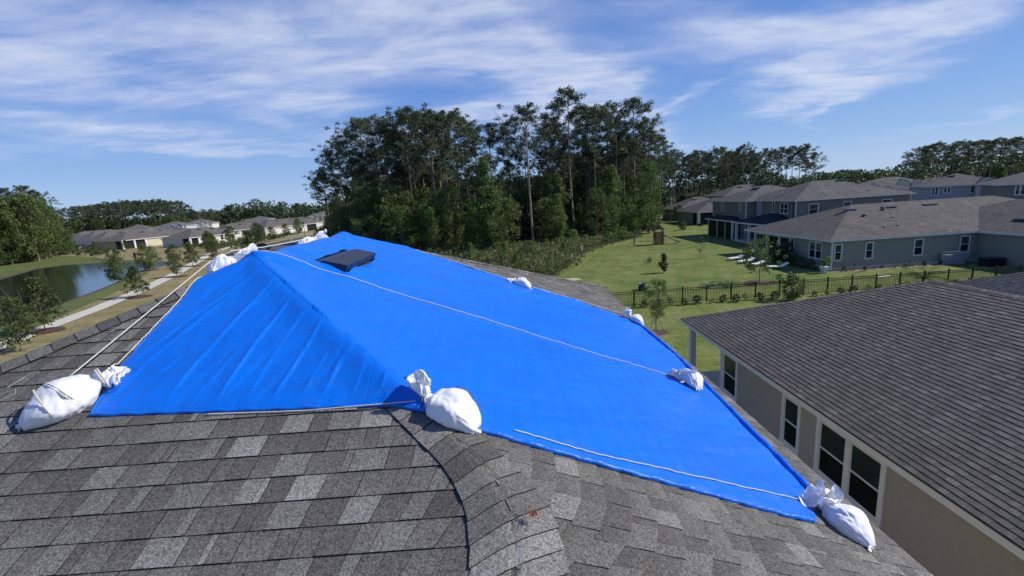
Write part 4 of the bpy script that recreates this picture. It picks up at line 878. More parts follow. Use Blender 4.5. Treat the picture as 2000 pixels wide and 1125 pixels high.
# right-hand distance
simple_house('one storey grey house with an open porch facing the lawn, behind the two storey one',(43.2,101),(57,101),12,2.9,'roofA','sidC',porch=(0,3.6),wins=((4.9,1.7,1.0,1.3,-.03,False),),vents=1)
simple_house('farthest one storey house with a dark porch at the pine wood edge',(45.5,117.5),(60,117.5),13,2.85,'roofA','sidC',porch=(0,2.9),wins=((3.9,1.7,.8,1.2,-.03,False),),vents=1)
simple_house('brown hip roof of a two storey house rising above the far porches',(60.5,124),(76,124),12,5.5,'roofA','sidC',s=.40,vents=2)
simple_house('cream two storey house with white gables far right of the grey houses',(103.5,131),(116.5,124.8),11,5.7,'roofL','sidD',s=.30,gables=((8.9,2.8,-.9,5.8),(11.8,2.4,-.9,5.6)),wins=((8.8,4.5,.8,1.1,-.95,True),(10.3,4.5,.5,1.1,-.03,False),(11.8,4.5,.8,1.1,-.95,True),(13.4,4.5,.8,1.1,-.03,True)),vents=0)
simple_house('brown roofed house with two small white gables left of the cream gabled house',(86.5,114),(95.85,108.2),9,5.0,'roofL','sidE',s=.42,gables=((4.95,2.0,-.9,5.7),(7.5,1.9,-.9,5.0)),vents=0)
simple_house('one storey house beside the cream house with pale walls',(94,108),(103,101),9,2.9,'roofL','sidE',wins=((2,1.6,1.2,1.3,-.03,False),),vents=0)
simple_house('blue grey two storey house with a white triple window and front gable',(84,90),(93.5,84.55),11,5.6,'roofB','sidG',s=.38,gables=((8.2,3.2,-1.2,5.5),),wins=((1.1,4.6,.8,1.4,-.03,True),(2.9,4.7,.9,.9,-.03,True),(6.5,4.7,.45,1.2,-.03,False),(8.5,4.6,1.2,1.0,-1.25,True)),vents=1)
simple_house('dark grey two storey house at the right edge of the picture',(80.0,73.5),(94.4,62.7),11,5.8,'roofB','sidB',s=.36,wins=((2.6,4.8,1.0,1.5,-.03,True),(7.2,4.5,1.2,1.5,-.03,False)),vents=1)

# left-hand row beyond the pond
LR='houses in the row beyond the pond'
simple_house('cream house with a dark corner porch beyond the pond',(-124.5,151.5),(-117,176),12,2.9,'roofL','sidD',porch=(0,7.5),wins=((20.5,1.7,3.2,1.5,-.03,True),),group=LR)
simple_house('one storey house behind the porch of the cream house, white corner post',(-147,170),(-139,193),12,2.9,'roofL','sidE',porch=(0,7),wins=((10.5,1.7,1.2,1.4,-.03,True),),group=LR)
simple_house('third one storey house from the left end of the pond row',(-170.4,192),(-163,214),12,2.9,'roofL','sidE',porch=(0,8),group=LR)
simple_house('leftmost one storey house of the pond row below the wood',(-196.8,215),(-189,238),12,2.9,'roofL','sidE',porch=(0,8),wins=((10,1.7,2,1.4,-.03,False),),group=LR)
simple_house('house with taupe hip roof and white upper strip, above the cream porch house',(-166.2,200),(-154.5,203.5),12,4.9,'roofL','sidE',s=.38,vents=1,group=LR)
simple_house('pale blue two storey house with twin white gables beyond the pond',(-155.7,208),(-143.2,210.5),11,5.5,'roofL','sidF',s=.34,gables=((8,2.6,-1.5,5.4),(11,2.4,-1.5,5.7)),wins=((8,3.8,1.1,1.3,-1.6,True),(11,3.8,1.1,1.3,-1.6,True)),vents=0,group=LR)
simple_house('low roof with two small white gables before the pale blue house',(-147.9,196),(-135,198.5),9,3.6,'roofL','sidE',s=.3,gables=((1.5,3,-1,3.4),(6,3,-1,3.4)),vents=0,group=LR)
simple_house('two storey house with two white dormer gables behind the row',(-159.9,232),(-147,235.5),11,5.5,'roofL','sidE',s=.36,gables=((7.2,2.8,-1,5.6),(10.4,2.8,-1,5.8)),vents=0,group=LR)
simple_house('long pinkish white house behind the street trees, nearest of the row',(-96.9,143),(-91,160),12,2.75,'roofL','sidE',porch=(0,3),wins=((7,1.7,1.2,1.5,-.03,False),(11,1.7,1.0,1.4,-.03,False),(15,1.7,1.2,1.5,-.03,False)),group=LR)
simple_house('taupe roofed house behind the nearest street trees',(-107,176),(-93,196),12,2.9,'roofL','sidE',wins=((8,1.7,1.2,1.4,-.03,False),),group=LR)
simple_house('taupe roofed house with a white garage wall, mid row',(-96,205),(-86,222),12,2.9,'roofL','sidE',wins=((10,1.7,1.2,1.4,-.03,False),),gables=((3,4.5,-1,2.8),),group=LR)
simple_house('long white walled house with a corner porch post beside the far road',(-93,181),(-81.5,203),13,3.0,'roofL','sidE',porch=(19,24.8),wins=((14,1.7,1.2,1.3,-.03,False),),group=LR)
simple_house('house with a small white upper storey above the long roofs',(-140.6,255),(-129.5,257.3),11,5.3,'roofL','sidE',s=.32,vents=0,group=LR)
simple_house('wide taupe roof with a dark garage near the end of the row',(-104.2,225),(-92.6,228),13,3.0,'roofL','sidE',porch=(7,12),group=LR)
simple_house('cream two storey house with gables at the wood edge, far end of the row',(-97,232),(-83.5,235),11,5.6,'roofL','sidD',s=.34,gables=((3,4,-1.2,5.3),(9,5,-1.2,5.7)),wins=((3,4.2,1.6,1.2,-1.3,True),(9,4.2,2.0,1.2,-1.3,True)),vents=0,group=LR)

# ------------------------------------------------------------------ foliage builders
def leaves(mb,C,Rr,n,size,g,flat=.75,asp=.45,shell=.35,droop=0):
    """n leaf faces scattered in an ellipsoid of radius Rr around C"""
    for k in range(n):
        v=g.normal(size=3); v/=np.linalg.norm(v)+1e-9; r=(shell+(1-shell)*g.random())**.7
        p=np.array(C)+v*r*np.array([Rr,Rr,Rr*flat])
        u=g.normal(size=3); u[2]-=droop; u/=np.linalg.norm(u)+1e-9; w=np.cross(u,g.normal(size=3)); w/=np.linalg.norm(w)+1e-9
        s=size*(.6+.8*g.random()); a=u*s; b=w*s*asp
        mb.v+=[tuple(p-a*.5),tuple(p+b*.5),tuple(p+a*.5),tuple(p-b*.5)]; i=len(mb.v)-4; mb.f.append((i,i+1,i+2,i+3)); mb.m.append(0)
def pine(seed,h=24,bare=.55,wid=3.6,dens=1.,nbr=26,lean=0,upx=0):
    g=np.random.default_rng(seed); root=empty('pine_tree',(0,0,0))
    tr=MB(); P=[];rad=[]; bx,by=g.normal(0,.012*h,2)
    def axis(t): return np.array([bx*math.sin(t*2.2)+lean*h*t,by*math.sin(t*2.7),h*t])
    for i in range(11): t=i/10*.97; P.append(axis(t)); rad.append(.0105*h*(1-t)**.8*.8+.03)
    tr.tube(P,rad,7)
    cr=MB()
    for k in range(nbr):
        t=bare+(1-bare)*((k+.5)/nbr)**.9; az=k*2.4+g.normal(0,.5)
        tt=(t-bare)/(1-bare); prof=(.55+.75*math.sin(PI*min(1,tt*.75+.15)))*(1-tt**3.2)+.16
        Lb=wid*prof*(.65+.6*g.random()); up=.15+.55*tt+g.normal(0,.12)+upx*(1-tt)
        p0=axis(t); d=np.array([math.cos(az),math.sin(az),0]); pts=[p0+d*Lb*s+np.array([0,0,Lb*up*s**1.4]) for s in (0,.35,.7,1)]
        tr.tube(pts,[.0042*h*(1-tt*.6)*.6,.045,.03,.015],4,cap=False)
        nc=int(2+3.2*g.random()+Lb*.7)
        for q in range(nc):
            s=.4+.6*(q+.5)/nc; c=p0+d*Lb*s+np.array([0,0,Lb*up*s**1.4+.25])+g.normal(0,.33,3)*Lb*.28
            leaves(cr,c,.55+.38*g.random(),int(50*dens),.36,g,.62,.30,.1)
    for q in range(5): leaves(cr,axis(.97)+g.normal(0,.5,3),.8,int(54*dens),.36,g,.7,.30)
    for k in range(4):  # dead stubs
        t=bare*(.5+.45*g.random()); az=g.random()*6.3; L_=.4+1.2*g.random(); p0=axis(t); tr.tube([p0,p0+np.array([math.cos(az)*L_,math.sin(az)*L_,L_*.25])],[.04,.015],4,cap=False)
    tr.build('trunk',MT['bark'],root); cr.build('crown',MT['pineL'],root); return root
def broad(name,seed,h,wid,base,mat,nc=70,nl=34,size=.42,trunk=.014,bark='bark',shape='egg',cr_r=.9,multi=1,asp=.6,clump_flat=.75,cname='crown'):
    g=np.random.default_rng(seed); root=empty(name,(0,0,0)); tr=MB(); cr=MB(); nz=0
    cen=np.array([0,0,base+(h-base)*.5])
    for m_ in range(multi):
        a=g.random()*6.3; o=np.array([math.cos(a),math.sin(a),0])*(0 if multi==1 else .12); top=np.array([g.normal(0,.06)*wid,g.normal(0,.06)*wid,base+(h-base)*.75])+o*wid*1.6
        tr.tube([o*.5,o+np.array([0,0,base*.6]),(o+top)*.5+np.array([0,0,base*.1]),top],[trunk*h,trunk*h*.8,trunk*h*.5,.02],7)
    for k in range(nc):
        u=g.random(); 
        zt=(k+.5)/nc; 
        if shape=='egg': prof=math.sin(PI*(zt*.86+.09))**.7
        elif shape=='cone': prof=(1-zt)**.8*.95+.12
        elif shape=='column': prof=(.55+.25*math.sin(zt*9+seed))*(1-zt**4)+.1
        else: prof=math.sin(PI*(zt*.8+.18))**.5
        a=g.random()*6.3; r=wid/2*prof*(.35+.65*g.random()**.5); irr=1+.28*math.sin(3*a+seed)+.18*math.sin(5*a+zt*7+seed*2)
        c=np.array([math.cos(a)*r*irr,math.sin(a)*r*irr,base+(h-base)*zt+g.normal(0,.02*h)])
        if k%3==0:
            b0=np.array([0,0,base*.85+(h-base)*max(0,zt-.25)]); tr.tube([b0,(b0+c)/2+np.array([0,0,-.03*h]),c],[trunk*h*.32,trunk*h*.2,.008],4,cap=False)
        leaves(cr,c,cr_r*(.6+.7*g.random()),nl,size,g,clump_flat,asp,.25)
    tr.build('trunk',MT[bark],root); cr.build(cname,MT[mat],root); return root
FAR=(0,0,-1000)
hidden=[]
def protos(fn,args): return [fn(*a[:-1],**a[-1]) for a in args]
class Kind:
    """first placement uses the built tree itself, later ones are object copies"""
    def __init__(s,ts): s.t=ts; s.used=[False]*len(ts)
    def put(s,i,loc,rz,hs,label,cat,group,ws=None):
        i%=len(s.t); r=s.t[i]; sc_=(ws or hs,ws or hs,hs)
        if not s.used[i]: s.used[i]=True; r.location=loc; r.rotation_euler=(0,0,rz); r.scale=sc_; o=r
        else: o=copy_tree(r,loc,rz,sc_)
        o['label']=label; o['category']=cat
        if group: o['group']=group
        return o
    def done(s):
        for u,r in zip(s.used,s.t):
            if not u:
                for c in list(r.children): bpy.data.objects.remove(c)
                bpy.data.objects.remove(r)
pines=Kind([pine(101,24,.66,3.2,nbr=22),pine(102,24,.60,3.6,nbr=24),pine(103,24,.72,2.9,nbr=17),pine(104,24,.58,3.3,nbr=26),pine(105,24,.64,3.9,nbr=22),pine(106,24,.63,3.7,nbr=16,upx=.7)])
oaks=Kind([broad('broadleaf_tree',201,10,7.5,1.2,'oakL',110,62,.30),broad('broadleaf_tree',202,10,6.0,.8,'oakL',100,62,.30,shape='column'),broad('broadleaf_tree',203,10,8.5,1.6,'oakL',110,62,.32)])
vines=Kind([broad('broadleaf_tree',211,14,4.6,.6,'vineL',120,60,.28,shape='column',cr_r=.85),broad('broadleaf_tree',212,14,5.4,.6,'vineL',125,60,.28,shape='egg',cr_r=.9)])
# specific pines along the skyline (x, y, height)
SK=[(-37.7,100,15.5,4),(-35,98,19.9,1),(-35.6,105,22.2,3),(-30.2,95,23,1),(-26.3,92,24.5,3),(-25.7,98,25.8,4),(-21.5,90,23.4,3),(-22.3,100,23.6,0),(-18.9,92,25.4,1),(-16.1,88,25.2,3),(-16,96,25.6,4),(-12.7,90,25,1),(-12.4,98,25,3),(-9.7,88,24.2,4),(-8.2,92,24.8,1),(-7.2,100,25.1,0),(-2,92,22.5,2),(1.4,90,22,0),(4.9,78,22.7,5),(13.3,85.5,25.9,0),(16.9,92,24.2,1),(18,88,23.4,3),(21.7,95,24.9,4),(22.9,90,21.9,1),(26.7,93,25.2,3),(30.2,98,22,0),(32.5,100,19.9,1),(35.6,104,19.2,2),(-4.5,100,21.5,1),(9.2,96,22,0),(11.9,99,23.8,4)]
rr=random.Random(5)
for (x,y,h,i) in SK:
    lab,grp='tall dark pine standing in the central wood','pines of the central wood'
    if (x,y)==(4.9,78): lab,grp='slender pine with long bare trunk and open forked crown, sky on both sides',None
    if (x,y)==(13.3,85.5): lab,grp='tallest pine of the central wood, pale bare trunk down to the brush',None
    if (x,y)==(26.7,93): lab,grp='tall pine with a straight bare trunk near the right end of the central wood',None
    if (x,y)==(-37.7,100): lab,grp='low leaning pine at the left end of the central wood',None
    pines.put(i,(x,y,0),rr.random()*6.3,h/24,lab,'pine tree',grp,ws=(h/24)*(1.05 if grp else 1.15))
for k in range(64):   # second rows that close the wood
    x=-40+rr.random()*78; y=100+rr.random()*34+max(0,x-22)*.7; h=rr.uniform(15,20.5) if not -12<x<15 else rr.uniform(12,16)
    pines.put(rr.choice([0,2,5,1,3,4]),(x,y,0),rr.random()*6.3,h/24,'tall dark pine standing in the central wood','pine tree','pines of the central wood')
for k in range(34):
    x=-42+rr.random()*84; y=122+rr.random()*26+max(0,x-18)*.8; gap=-12<x<16
    pines.put(3,(x,y,0),rr.random()*6.3,(rr.uniform(12,15) if gap else rr.uniform(16,19.5))/24,'tall dark pine standing in the central wood','pine tree','pines of the central wood',ws=1.0)
for k in range(16):   # bare trunks near the front
    x=-26+k*3.5+rr.uniform(-1,1); y=(80 if x<10 else 88)+abs(x)*.15+rr.random()*7
    pines.put(rr.choice([2,5,0]),(x,y,0),rr.random()*6.3,rr.uniform(16,21)/24,'tall dark pine standing in the central wood','pine tree','pines of the central wood',ws=.62)
# understory
US=[(-33,97,9),(-29,92,11),(-24,85,11.5),(-20,83,12),(-16,80,10.5),(-12.5,79,9),(-9,80,11),(-5,76,8),(-1,74,9.5),(-36,103,9),(-41,112,8.5),(3.5,86,10),(8,80,8),(10,84,12),(17,83,9),(21,90,12),(-31,104,10),(-19,94,10),(-11,92,11),(-4,90,12),(3,94,12),(8,92,12),(14,96,11),(20,98,11),(26,102,11),(-26,100,11),(31,108,11),(36,120,10),(-44,120,9),(-15,86,11),(-1,83,10),(6,89,10),(29,100,11),(-38,108,11),(-6,84,9),(-23,91,11)]
for k,(x,y,h) in enumerate(US):
    oaks.put(k,(x,y,0),rr.random()*6.3,h/10,'dark bushy broadleaf tree under the pines','broadleaf tree','broadleaf trees under the central pines',ws=h/10*rr.uniform(.75,.95))
for k in range(46):
    x=-42+rr.random()*82; y=108+rr.random()*26+max(0,x-22)*.8
    oaks.put(k,(x,y,0),rr.random()*6.3,(rr.uniform(1.1,1.3) if -12<x<14 else rr.uniform(1.25,1.7)),'dark bushy broadleaf tree under the pines','broadleaf tree','broadleaf trees under the central pines')
vines.put(0,(-2.6,73,0),.4,1.05,'tall column of bright vine foliage left of the forked slender pine','broadleaf tree',None)
vines.put(1,(28.6,90,0),1.2,.98,'bright leafy tree at the right end of the central wood above the play set','broadleaf tree',None,ws=1.0)
vines.put(0,(9.6,79,0),2.4,.62,'narrow vine covered tree left of the tallest pine','broadleaf tree',None)
vines.put(0,(20.6,86,0),4,.93,'vine draped column between the tallest pine and the straight right pine','broadleaf tree',None)
vines.put(0,(-11.5,74.5,0),5,.56,'small bright leafy column above the far tarp corner','broadleaf tree',None)
vines.put(1,(24,88,0),5,.55,'low bright bush tree at the foot of the straight right pine','broadleaf tree',None)
vines.put(1,(-17,77,0),5,.6,'rounded light green tree just beyond the tarp peak','broadleaf tree',None,ws=.9)
# right hand pine row behind the houses
RW=[(54.2,160,17),(60.4,170,20.6),(61.3,165,20.8),(67.9,175,20.6),(64.8,160,18.6),(71.2,170,20.5),(71.7,165,19.8),(78.6,175,19.4),(74.1,160,20.2),(80.9,170,21.1),(81.3,165,19.2),(89.1,175,20.4),(84.1,160,20.8),(92.2,170,19.4),(91.9,165,18.2),(100.3,175,20.1),(94.2,160,18.5),(102.9,170,19.8),(102.3,165,18.8),(110.8,175,20.2),(103.6,160,18.4),(111.9,170,20.3),(111.9,165,17),(117.5,175,14)]
for k,(x,y,h) in enumerate(RW):
    pines.put([1,3,4,0][k%4],(x,y,0),rr.random()*6.3,h/24,'slim pine in the even row behind the right hand houses','pine tree','pines in the row behind the right hand houses',ws=h/24*1.0)
for k in range(34):
    x=46+rr.random()*52; pines.put(rr.choice([0,1,3,4]),(x,172+rr.random()*28,0),rr.random()*6.3,rr.uniform(17,20)/24,'slim pine in the even row behind the right hand houses','pine tree','pines in the row behind the right hand houses',ws=.8)
for k in range(42):
    x=40+rr.random()*76; y=163+rr.random()*22+(x<52)*0
    oaks.put(k,(x,y,0),rr.random()*6.3,rr.uniform(.4,.75),'low bushy tree at the foot of the right hand pine row','broadleaf tree','bushy trees under the right hand pine row',ws=rr.uniform(.7,.95))
# far right pines
FR=[(132.9,150,14.3),(144.7,160,16.2),(142.7,155,16.3),(140,150,16.6),(151.7,160,17.5),(149.7,155,15.8),(147.3,150,16.3),(159.3,160,17.4),(156.8,155,17.1),(154,150,16.3),(166.5,160,17.3),(163.7,155,16.9),(160.8,150,16.8),(174,160,17.5),(171.2,155,16.8),(168.1,150,17),(182.9,160,17.7),(180.7,155,17.2)]
for k,(x,y,h) in enumerate(FR):
    x*=1.15; y*=1.15; h=(h-H)*1.15+H
    pines.put([1,4,3,0][k%4],(x,y,0),rr.random()*6.3,h/24,'flat topped pine in the stand at the far right','pine tree','pines of the far right stand',ws=h/24*1.25)
for k in range(22):
    oaks.put(k,(176+rr.random()*60,176+rr.random()*20,0),rr.random()*6.3,rr.uniform(.7,.9),'dark bushy tree below the far right pines','broadleaf tree','bushy trees under the far right pines')
# left wood
LW=[(-125.1,120,18.5),(-131.4,128,19.2),(-122.7,122,19.2),(-128.6,130,19.4),(-131.5,135,18.2),(-135.3,140,15.2),(-143.8,150,10.8),(-125.6,118,18.1),(-130.7,120,19.1),(-128.5,115,20),(-140,131,18.5),(-137,122,19),(-150,146,14),(-146,138,17),(-133,112,19.5)]
for k,(x,y,h) in enumerate(LW):
    oaks.put(k,(x,y,0),rr.random()*6.3,h/10*.88,'tall dark tree in the dense wood at the left edge','broadleaf tree','trees of the wood at the left edge',ws=h/10*.56)
    if k%2==0: pines.put(k,(x-4,y+4,0),rr.random()*6.3,h/24*1.02,'pine rising out of the dense wood at the left edge','pine tree','pines of the wood at the left edge')
for k in range(16): oaks.put(k,(-118-rr.random()*34-k*1.2,112+k*2.6+rr.uniform(-2,2),0),rr.random()*6.3,rr.uniform(.6,.95),'tall dark tree in the dense wood at the left edge','broadleaf tree','trees of the wood at the left edge')
LM=[(-217,230,15.9),(-227,245,17.4),(-216.5,238,17.6),(-205.5,230,17.3),(-215.1,245,17.1),(-205.1,238,16.9),(-195.5,230,17.7),(-204.6,245,19.1),(-195.8,238,18.3),(-186.5,230,17.1),(-195,245,18.5),(-186.3,238,17.5),(-176.8,230,18),(-185.1,245,17.8),(-176.9,238,16.9),(-167.9,230,16.7),(-176.1,245,16.7),(-168.8,238,14.8),(-162.1,230,12.6),(-170,245,11.6),(-157.2,238,12),(-149,230,10.5)]
for k,(x,y,h) in enumerate(LM):
    x*=1.14; y*=1.14; h=(h-H)*1.14+H
    pines.put(3,(x+5,y+9,0),rr.random()*6.3,h/24*1.03,'pine with a pale trunk in the wood behind the left hand houses','pine tree','pines behind the left hand houses',ws=h/24)
    pines.put(1,(x-4,y+16,0),rr.random()*6.3,h/24*1.05,'pine with a pale trunk in the wood behind the left hand houses','pine tree','pines behind the left hand houses',ws=h/24)
    pines.put([0,1,3,4][k%4],(x,y,0),rr.random()*6.3,h/24,'pine with a pale trunk in the wood behind the left hand houses','pine tree','pines behind the left hand houses',ws=h/24*1.2)
    oaks.put(k,(x+3,y+6,0),rr.random()*6.3,h/24*(1.1 if k%3 else 1.5),'dark tree filling the wood behind the left hand houses','broadleaf tree','broadleaf trees behind the left hand houses',ws=1.1)
# far masses that read as one wood
def mass(name,path,hh,depth,n,size,seed,mat='farL',label=None,cat='wood'):
    g=np.random.default_rng(seed); mb=MB(); P=[np.array(p,float) for p in path]
    seg=[np.linalg.norm(P[i+1]-P[i]) for i in range(len(P)-1)]; tot=sum(seg)
    ncl=n//26
    for k in range(ncl):
        s=g.random()*tot; i=0
        while s>seg[i]: s-=seg[i]; i+=1
        f=s/seg[i]; d=(P[i+1]-P[i])/seg[i]; nn=np.array([-d[1],d[0]]); h0=hh[i]*(1-f)+hh[i+1]*f
        b=P[i]*(1-f)+P[i+1]*f+nn*depth*g.random(); z=h0*(.08+.87*g.random()**.7)+2.2*math.sin(b[0]*.07)+1.8*math.sin(b[0]*.031+b[1]*.02)+g.normal(0,.8)
        leaves(mb,(b[0],b[1],max(.5,z)),size*2.0*(.6+.8*g.random()),26,size,g,.7,.7)
    c=path[0]; return tag(mb.build(name,MT[mat],off=(c[0],c[1],0)),label=label,cat=cat,kind='stuff')
mass('far_wood',[(-520,520),(-380,640),(-260,700),(-120,640),(-60,420)],[14,14,16,22,20],50,46000,1.9,61,label='far green wood on the skyline beyond the left hand houses')
mass('far_wood',[(120,420),(230,380),(330,370),(480,360),(700,330)],[8,10,13,18,26],50,50000,1.8,62,label='far light green wood on the skyline at the right')
mass('far_wood',[(-270,190),(-250,262),(-190,290),(-140,290),(-90,310),(-60,330)],[11,13,13,12,14,15],14,26000,1.1,63,label='dark lower wood behind the left hand houses')
mass('far_wood',[(48,178),(80,196),(112,205),(124,200)],[16,16,12,8],12,20000,.7,65,label='dark inner wood behind the right hand pine row')
mass('far_wood',[(-52,150),(-44,136),(-14,128),(-10,128),(14,128),(18,130),(44,150),(58,165)],[11,14,15,11.5,11.5,15,15,14],14,26000,.62,64,label='dark dense inner wood behind the central pines')
for k in range(22):
    x=-34+k*2.9+rr.uniform(-1,1); y=(84 if x<10 else 90)+rr.random()*8
    oaks.put(k,(x,y,0),rr.random()*6.3,rr.uniform(.55,.85),'dark bushy broadleaf tree under the pines','broadleaf tree','broadleaf trees under the central pines',ws=rr.uniform(.45,.65))
# ---------------- brush along the wood edge
def brush(name,poly_pts,n,h0,size,seed,mat,label):
    g=np.random.default_rng(seed); mb=MB(); k=0; xs=[p[0] for p in poly_pts]; ys=[p[1] for p in poly_pts]
    def inside(x,y):
        c=False; j=len(poly_pts)-1
        for i in range(len(poly_pts)):
            a=poly_pts[i]; b=poly_pts[j]
            if (a[1]>y)!=(b[1]>y) and x<(b[0]-a[0])*(y-a[1])/(b[1]-a[1])+a[0]: c=not c
            j=i
        return c
    while k<n:
        x=g.uniform(min(xs),max(xs)); y=g.uniform(min(ys),max(ys))
        if not inside(x,y): continue
        k+=1; h=h0*(.45+.9*g.random())*(.55+1.0*(.5+.5*math.sin(x*.55+seed)*math.sin(y*.43+x*.21)))
        if g.random()<.55:    # fan palm
            for f in range(7):
                a=g.random()*6.3; t=g.uniform(.3,1.1); d=np.array([math.cos(a)*math.sin(t),math.sin(a)*math.sin(t),math.cos(t)]); tip=np.array([x,y,0])+d*h
                for q in range(5):
                    e=g.normal(0,.45,3)+d; e/=np.linalg.norm(e); w=np.cross(e,g.normal(size=3)); w/=np.linalg.norm(w); s=size*1.5
                    mb.v+=[tuple(tip),tuple(tip+e*s*.5+w*s*.10),tuple(tip+e*s),tuple(tip+e*s*.5-w*s*.10)]; i=len(mb.v)-4; mb.f.append((i,i+1,i+2,i+3)); mb.m.append(0)
        else: leaves(mb,(x,y,h*.5),h*.55,36,size*.8,g,.8,.5)
    c=poly_pts[0]; return tag(mb.build(name,MT[mat],off=(c[0],c[1],0)),label=label,cat='brush',kind='stuff')
brush('brush',[(-14,72),(-3.3,60.5),(4.4,47.6),(7.9,54.6),(9.8,64.0),(15.0,74.6),(24.2,84.2),(28,92),(14,86),(4,80),(-4,78),(-16,82)],1300,1.0,.32,71,'palmetto','low palmetto and scrub along the edge of the central wood')
brush('brush',[(-5,59.5),(4.4,46.6),(8.4,54),(11,62.8),(16.6,73.2),(25.4,83.4),(25,85),(15,76),(7,64),(3,58)],200,.5,.22,75,'youngL','thin weeds fringing the lawn along the palmetto brush')
for k,(x,y,h) in enumerate(((1.2,56,1.9),(5.8,56,1.5),(8.2,63,2.2),(3.5,64,2.6),(13,73,2.0),(11.5,76,2.8),(17.5,78,2.0),(21,81,2.4),(-5,66,2.6),(-1,69,2.2),(6.5,71,2.0),(24.5,86,2.4),(0,62,2.9),(9.8,68,1.6))):
    vines.put(k%2,(x,y,0),k*1.3,h/14,'small shrub standing up out of the palmetto brush','shrub','small shrubs in the palmetto brush',ws=h/14*1.9)
brush('brush',[(25,84),(33,108),(46,141),(52,151),(110,150),(112,162),(50,162),(40,146),(27,108),(20,90)],520,1.5,.6,72,'shrubL','dark scrub under the right hand pine row')
brush('brush',[(-70,120),(-98,138),(-90,160),(-80,182),(-76,160),(-74,140)],260,.8,.4,73,'youngL','low scrub between the far houses and the sidewalk')
brush('brush',[(-112,126),(-150,150),(-200,195),(-195,205),(-140,160),(-105,130)],200,1.0,.6,74,'shrubL','dark scrub at the foot of the left wood')

# ------------------------------------------------------------------ street trees, lamps and small things on the left
ST=Kind([broad('street_tree',301,4.6,2.7,.9,'youngL',95,36,.20,trunk=.011,bark='barkg',shape='cone',cr_r=.40,asp=.5),broad('street_tree',302,4.6,2.4,.8,'youngL',85,34,.20,trunk=.011,bark='barkg',shape='egg',cr_r=.42,asp=.5),broad('street_tree',303,4.6,3.0,.5,'oakL',95,36,.20,trunk=.010,bark='barkg',shape='egg',cr_r=.5,multi=4)])
L1=[((-40,38.7),4.9,0,'largest young street tree at the left, between the sidewalk and the shingle hip'),((-43.6,53.5),3.9,0,'young street tree whose mulch ring touches the sidewalk, near the pond tip'),((-50.6,70.3),3.7,1,'young street tree growing at the bend of the sidewalk'),
((-57.6,67.9),4.4,2,'multi stemmed tree on the pond bank left of the near lamp'),((-63.9,82.2),5.0,2,'multi stemmed tree on the bank right of the near lamp'),((-57.5,84.3),4.5,0,'street tree just right of the sidewalk bend'),((-60.8,96),4.0,1,'street tree halfway along the far sidewalk'),
((-68,94.5),3.8,2,'bushy tree at the far tip of the pond'),((-66.8,106),5.2,0,'street tree where the sidewalk nears the road'),((-73.5,115.5),5.2,1,'street tree before the long pinkish white house'),((-78,122),5.4,0,'left street tree by the long pinkish white house'),
((-35.8,32.6),4.2,1,'sparse young tree at the left picture edge'),((-50,90.5),6.0,0,'light feathery tree above the tarp ridge beside the parked car'),((-69,131),4.8,0,'small tree on the far verge behind the parked car'),((-71,142),4.8,1,'small tree on the far verge by the road curve'),((-84,131),4.4,2,'dark shrub tree against the pinkish white wall'),((-79,150),5.4,1,'small tree before the white walled house'),
((-88.5,150),5.5,2,'dark cone shaped shrub before the white walled house'),((-85,160),6,2,'dark evergreen before the white walled house'),((-75,160),5,1,'small tree right of the far lamp'),((-78,176),6.2,2,'dark evergreen at the corner porch of the white walled house'),((-72,190),5,2,'dark evergreen right of the corner porch'),((-126,143),3.0,2,'small dark tree before the cream porch house'),((-141,160),3.0,2,'small tree before the second porch'),((-152,160),3.0,2,'small tree left of the second porch'),((-120,147),3.4,0,'sapling in front of the cream wall')]
for k,((x,y),h,i,lab) in enumerate(L1):
    ST.put(i,(x,y,0),k*1.3,h/4.6*.93,lab,'tree','young trees along the sidewalk and pond')
    if k in (0,1,2,4,5,6): disc('mulch_ring',(x,y),1.5,1.2,.055,MT['mulch'],label='mulch ring around the '+' '.join(lab.split(',')[0].split()[:12]),cat='mulch ring',group='mulch rings under street trees')
# bare shrub tree at the left edge
br=MB(); g=np.random.default_rng(8)
for k in range(26):
    a=g.random()*6.3; e=g.uniform(.1,.7); L_=g.uniform(1.2,3.4); d=np.array([math.cos(a)*math.sin(e),math.sin(a)*math.sin(e),math.cos(e)]); p=np.array([0,0,.3])+d*L_*.2
    br.tube([p,p+d*L_*.5+g.normal(0,.1,3),p+d*L_+g.normal(0,.25,3)],[.035,.02,.008],4)
bt=empty('bare_tree',(-42.6,39.4,0),label='grey nearly leafless small tree at the left edge in front of the pond',cat='tree')
br.build('branches',MT['barkg'],bt)
lf=MB(); leaves(lf,(0,0,1.2),1.2,260,.14,g,.8,.5); lf.build('leaves',MT['youngL'],bt)
def lamp(loc,h,label):
    r=empty('street_lamp',(*loc,0),label=label,cat='street lamp',group='black street lamps')
    m=MB(); m.tube([(0,0,0),(0,0,.5),(0,0,.55),(0,0,h-.7)],[.14,.13,.07,.055],10); m.build('pole',MT['black'],r)
    m=MB(); m.tube([(0,0,h-.72),(0,0,h-.66),(0,0,h-.3)],[.09,.12,.17],8); m.build('lantern',MT['glass'],r)
    m=MB(); m.tube([(0,0,h-.31),(0,0,h-.24),(0,0,h-.06),(0,0,h+.08)],[.24,.24,.08,.015],8); m.build('lamp_cap',MT['black'],r)
lamp((-56.5,70.5),4.2,'near black lamp post between the trees on the pond bank')
lamp((-57.2,133),5.6,'tall thin lamp post at the road, above the tarp ridge')
lamp((-77,148.4),4.6,'far lamp with a pale globe before the white house')
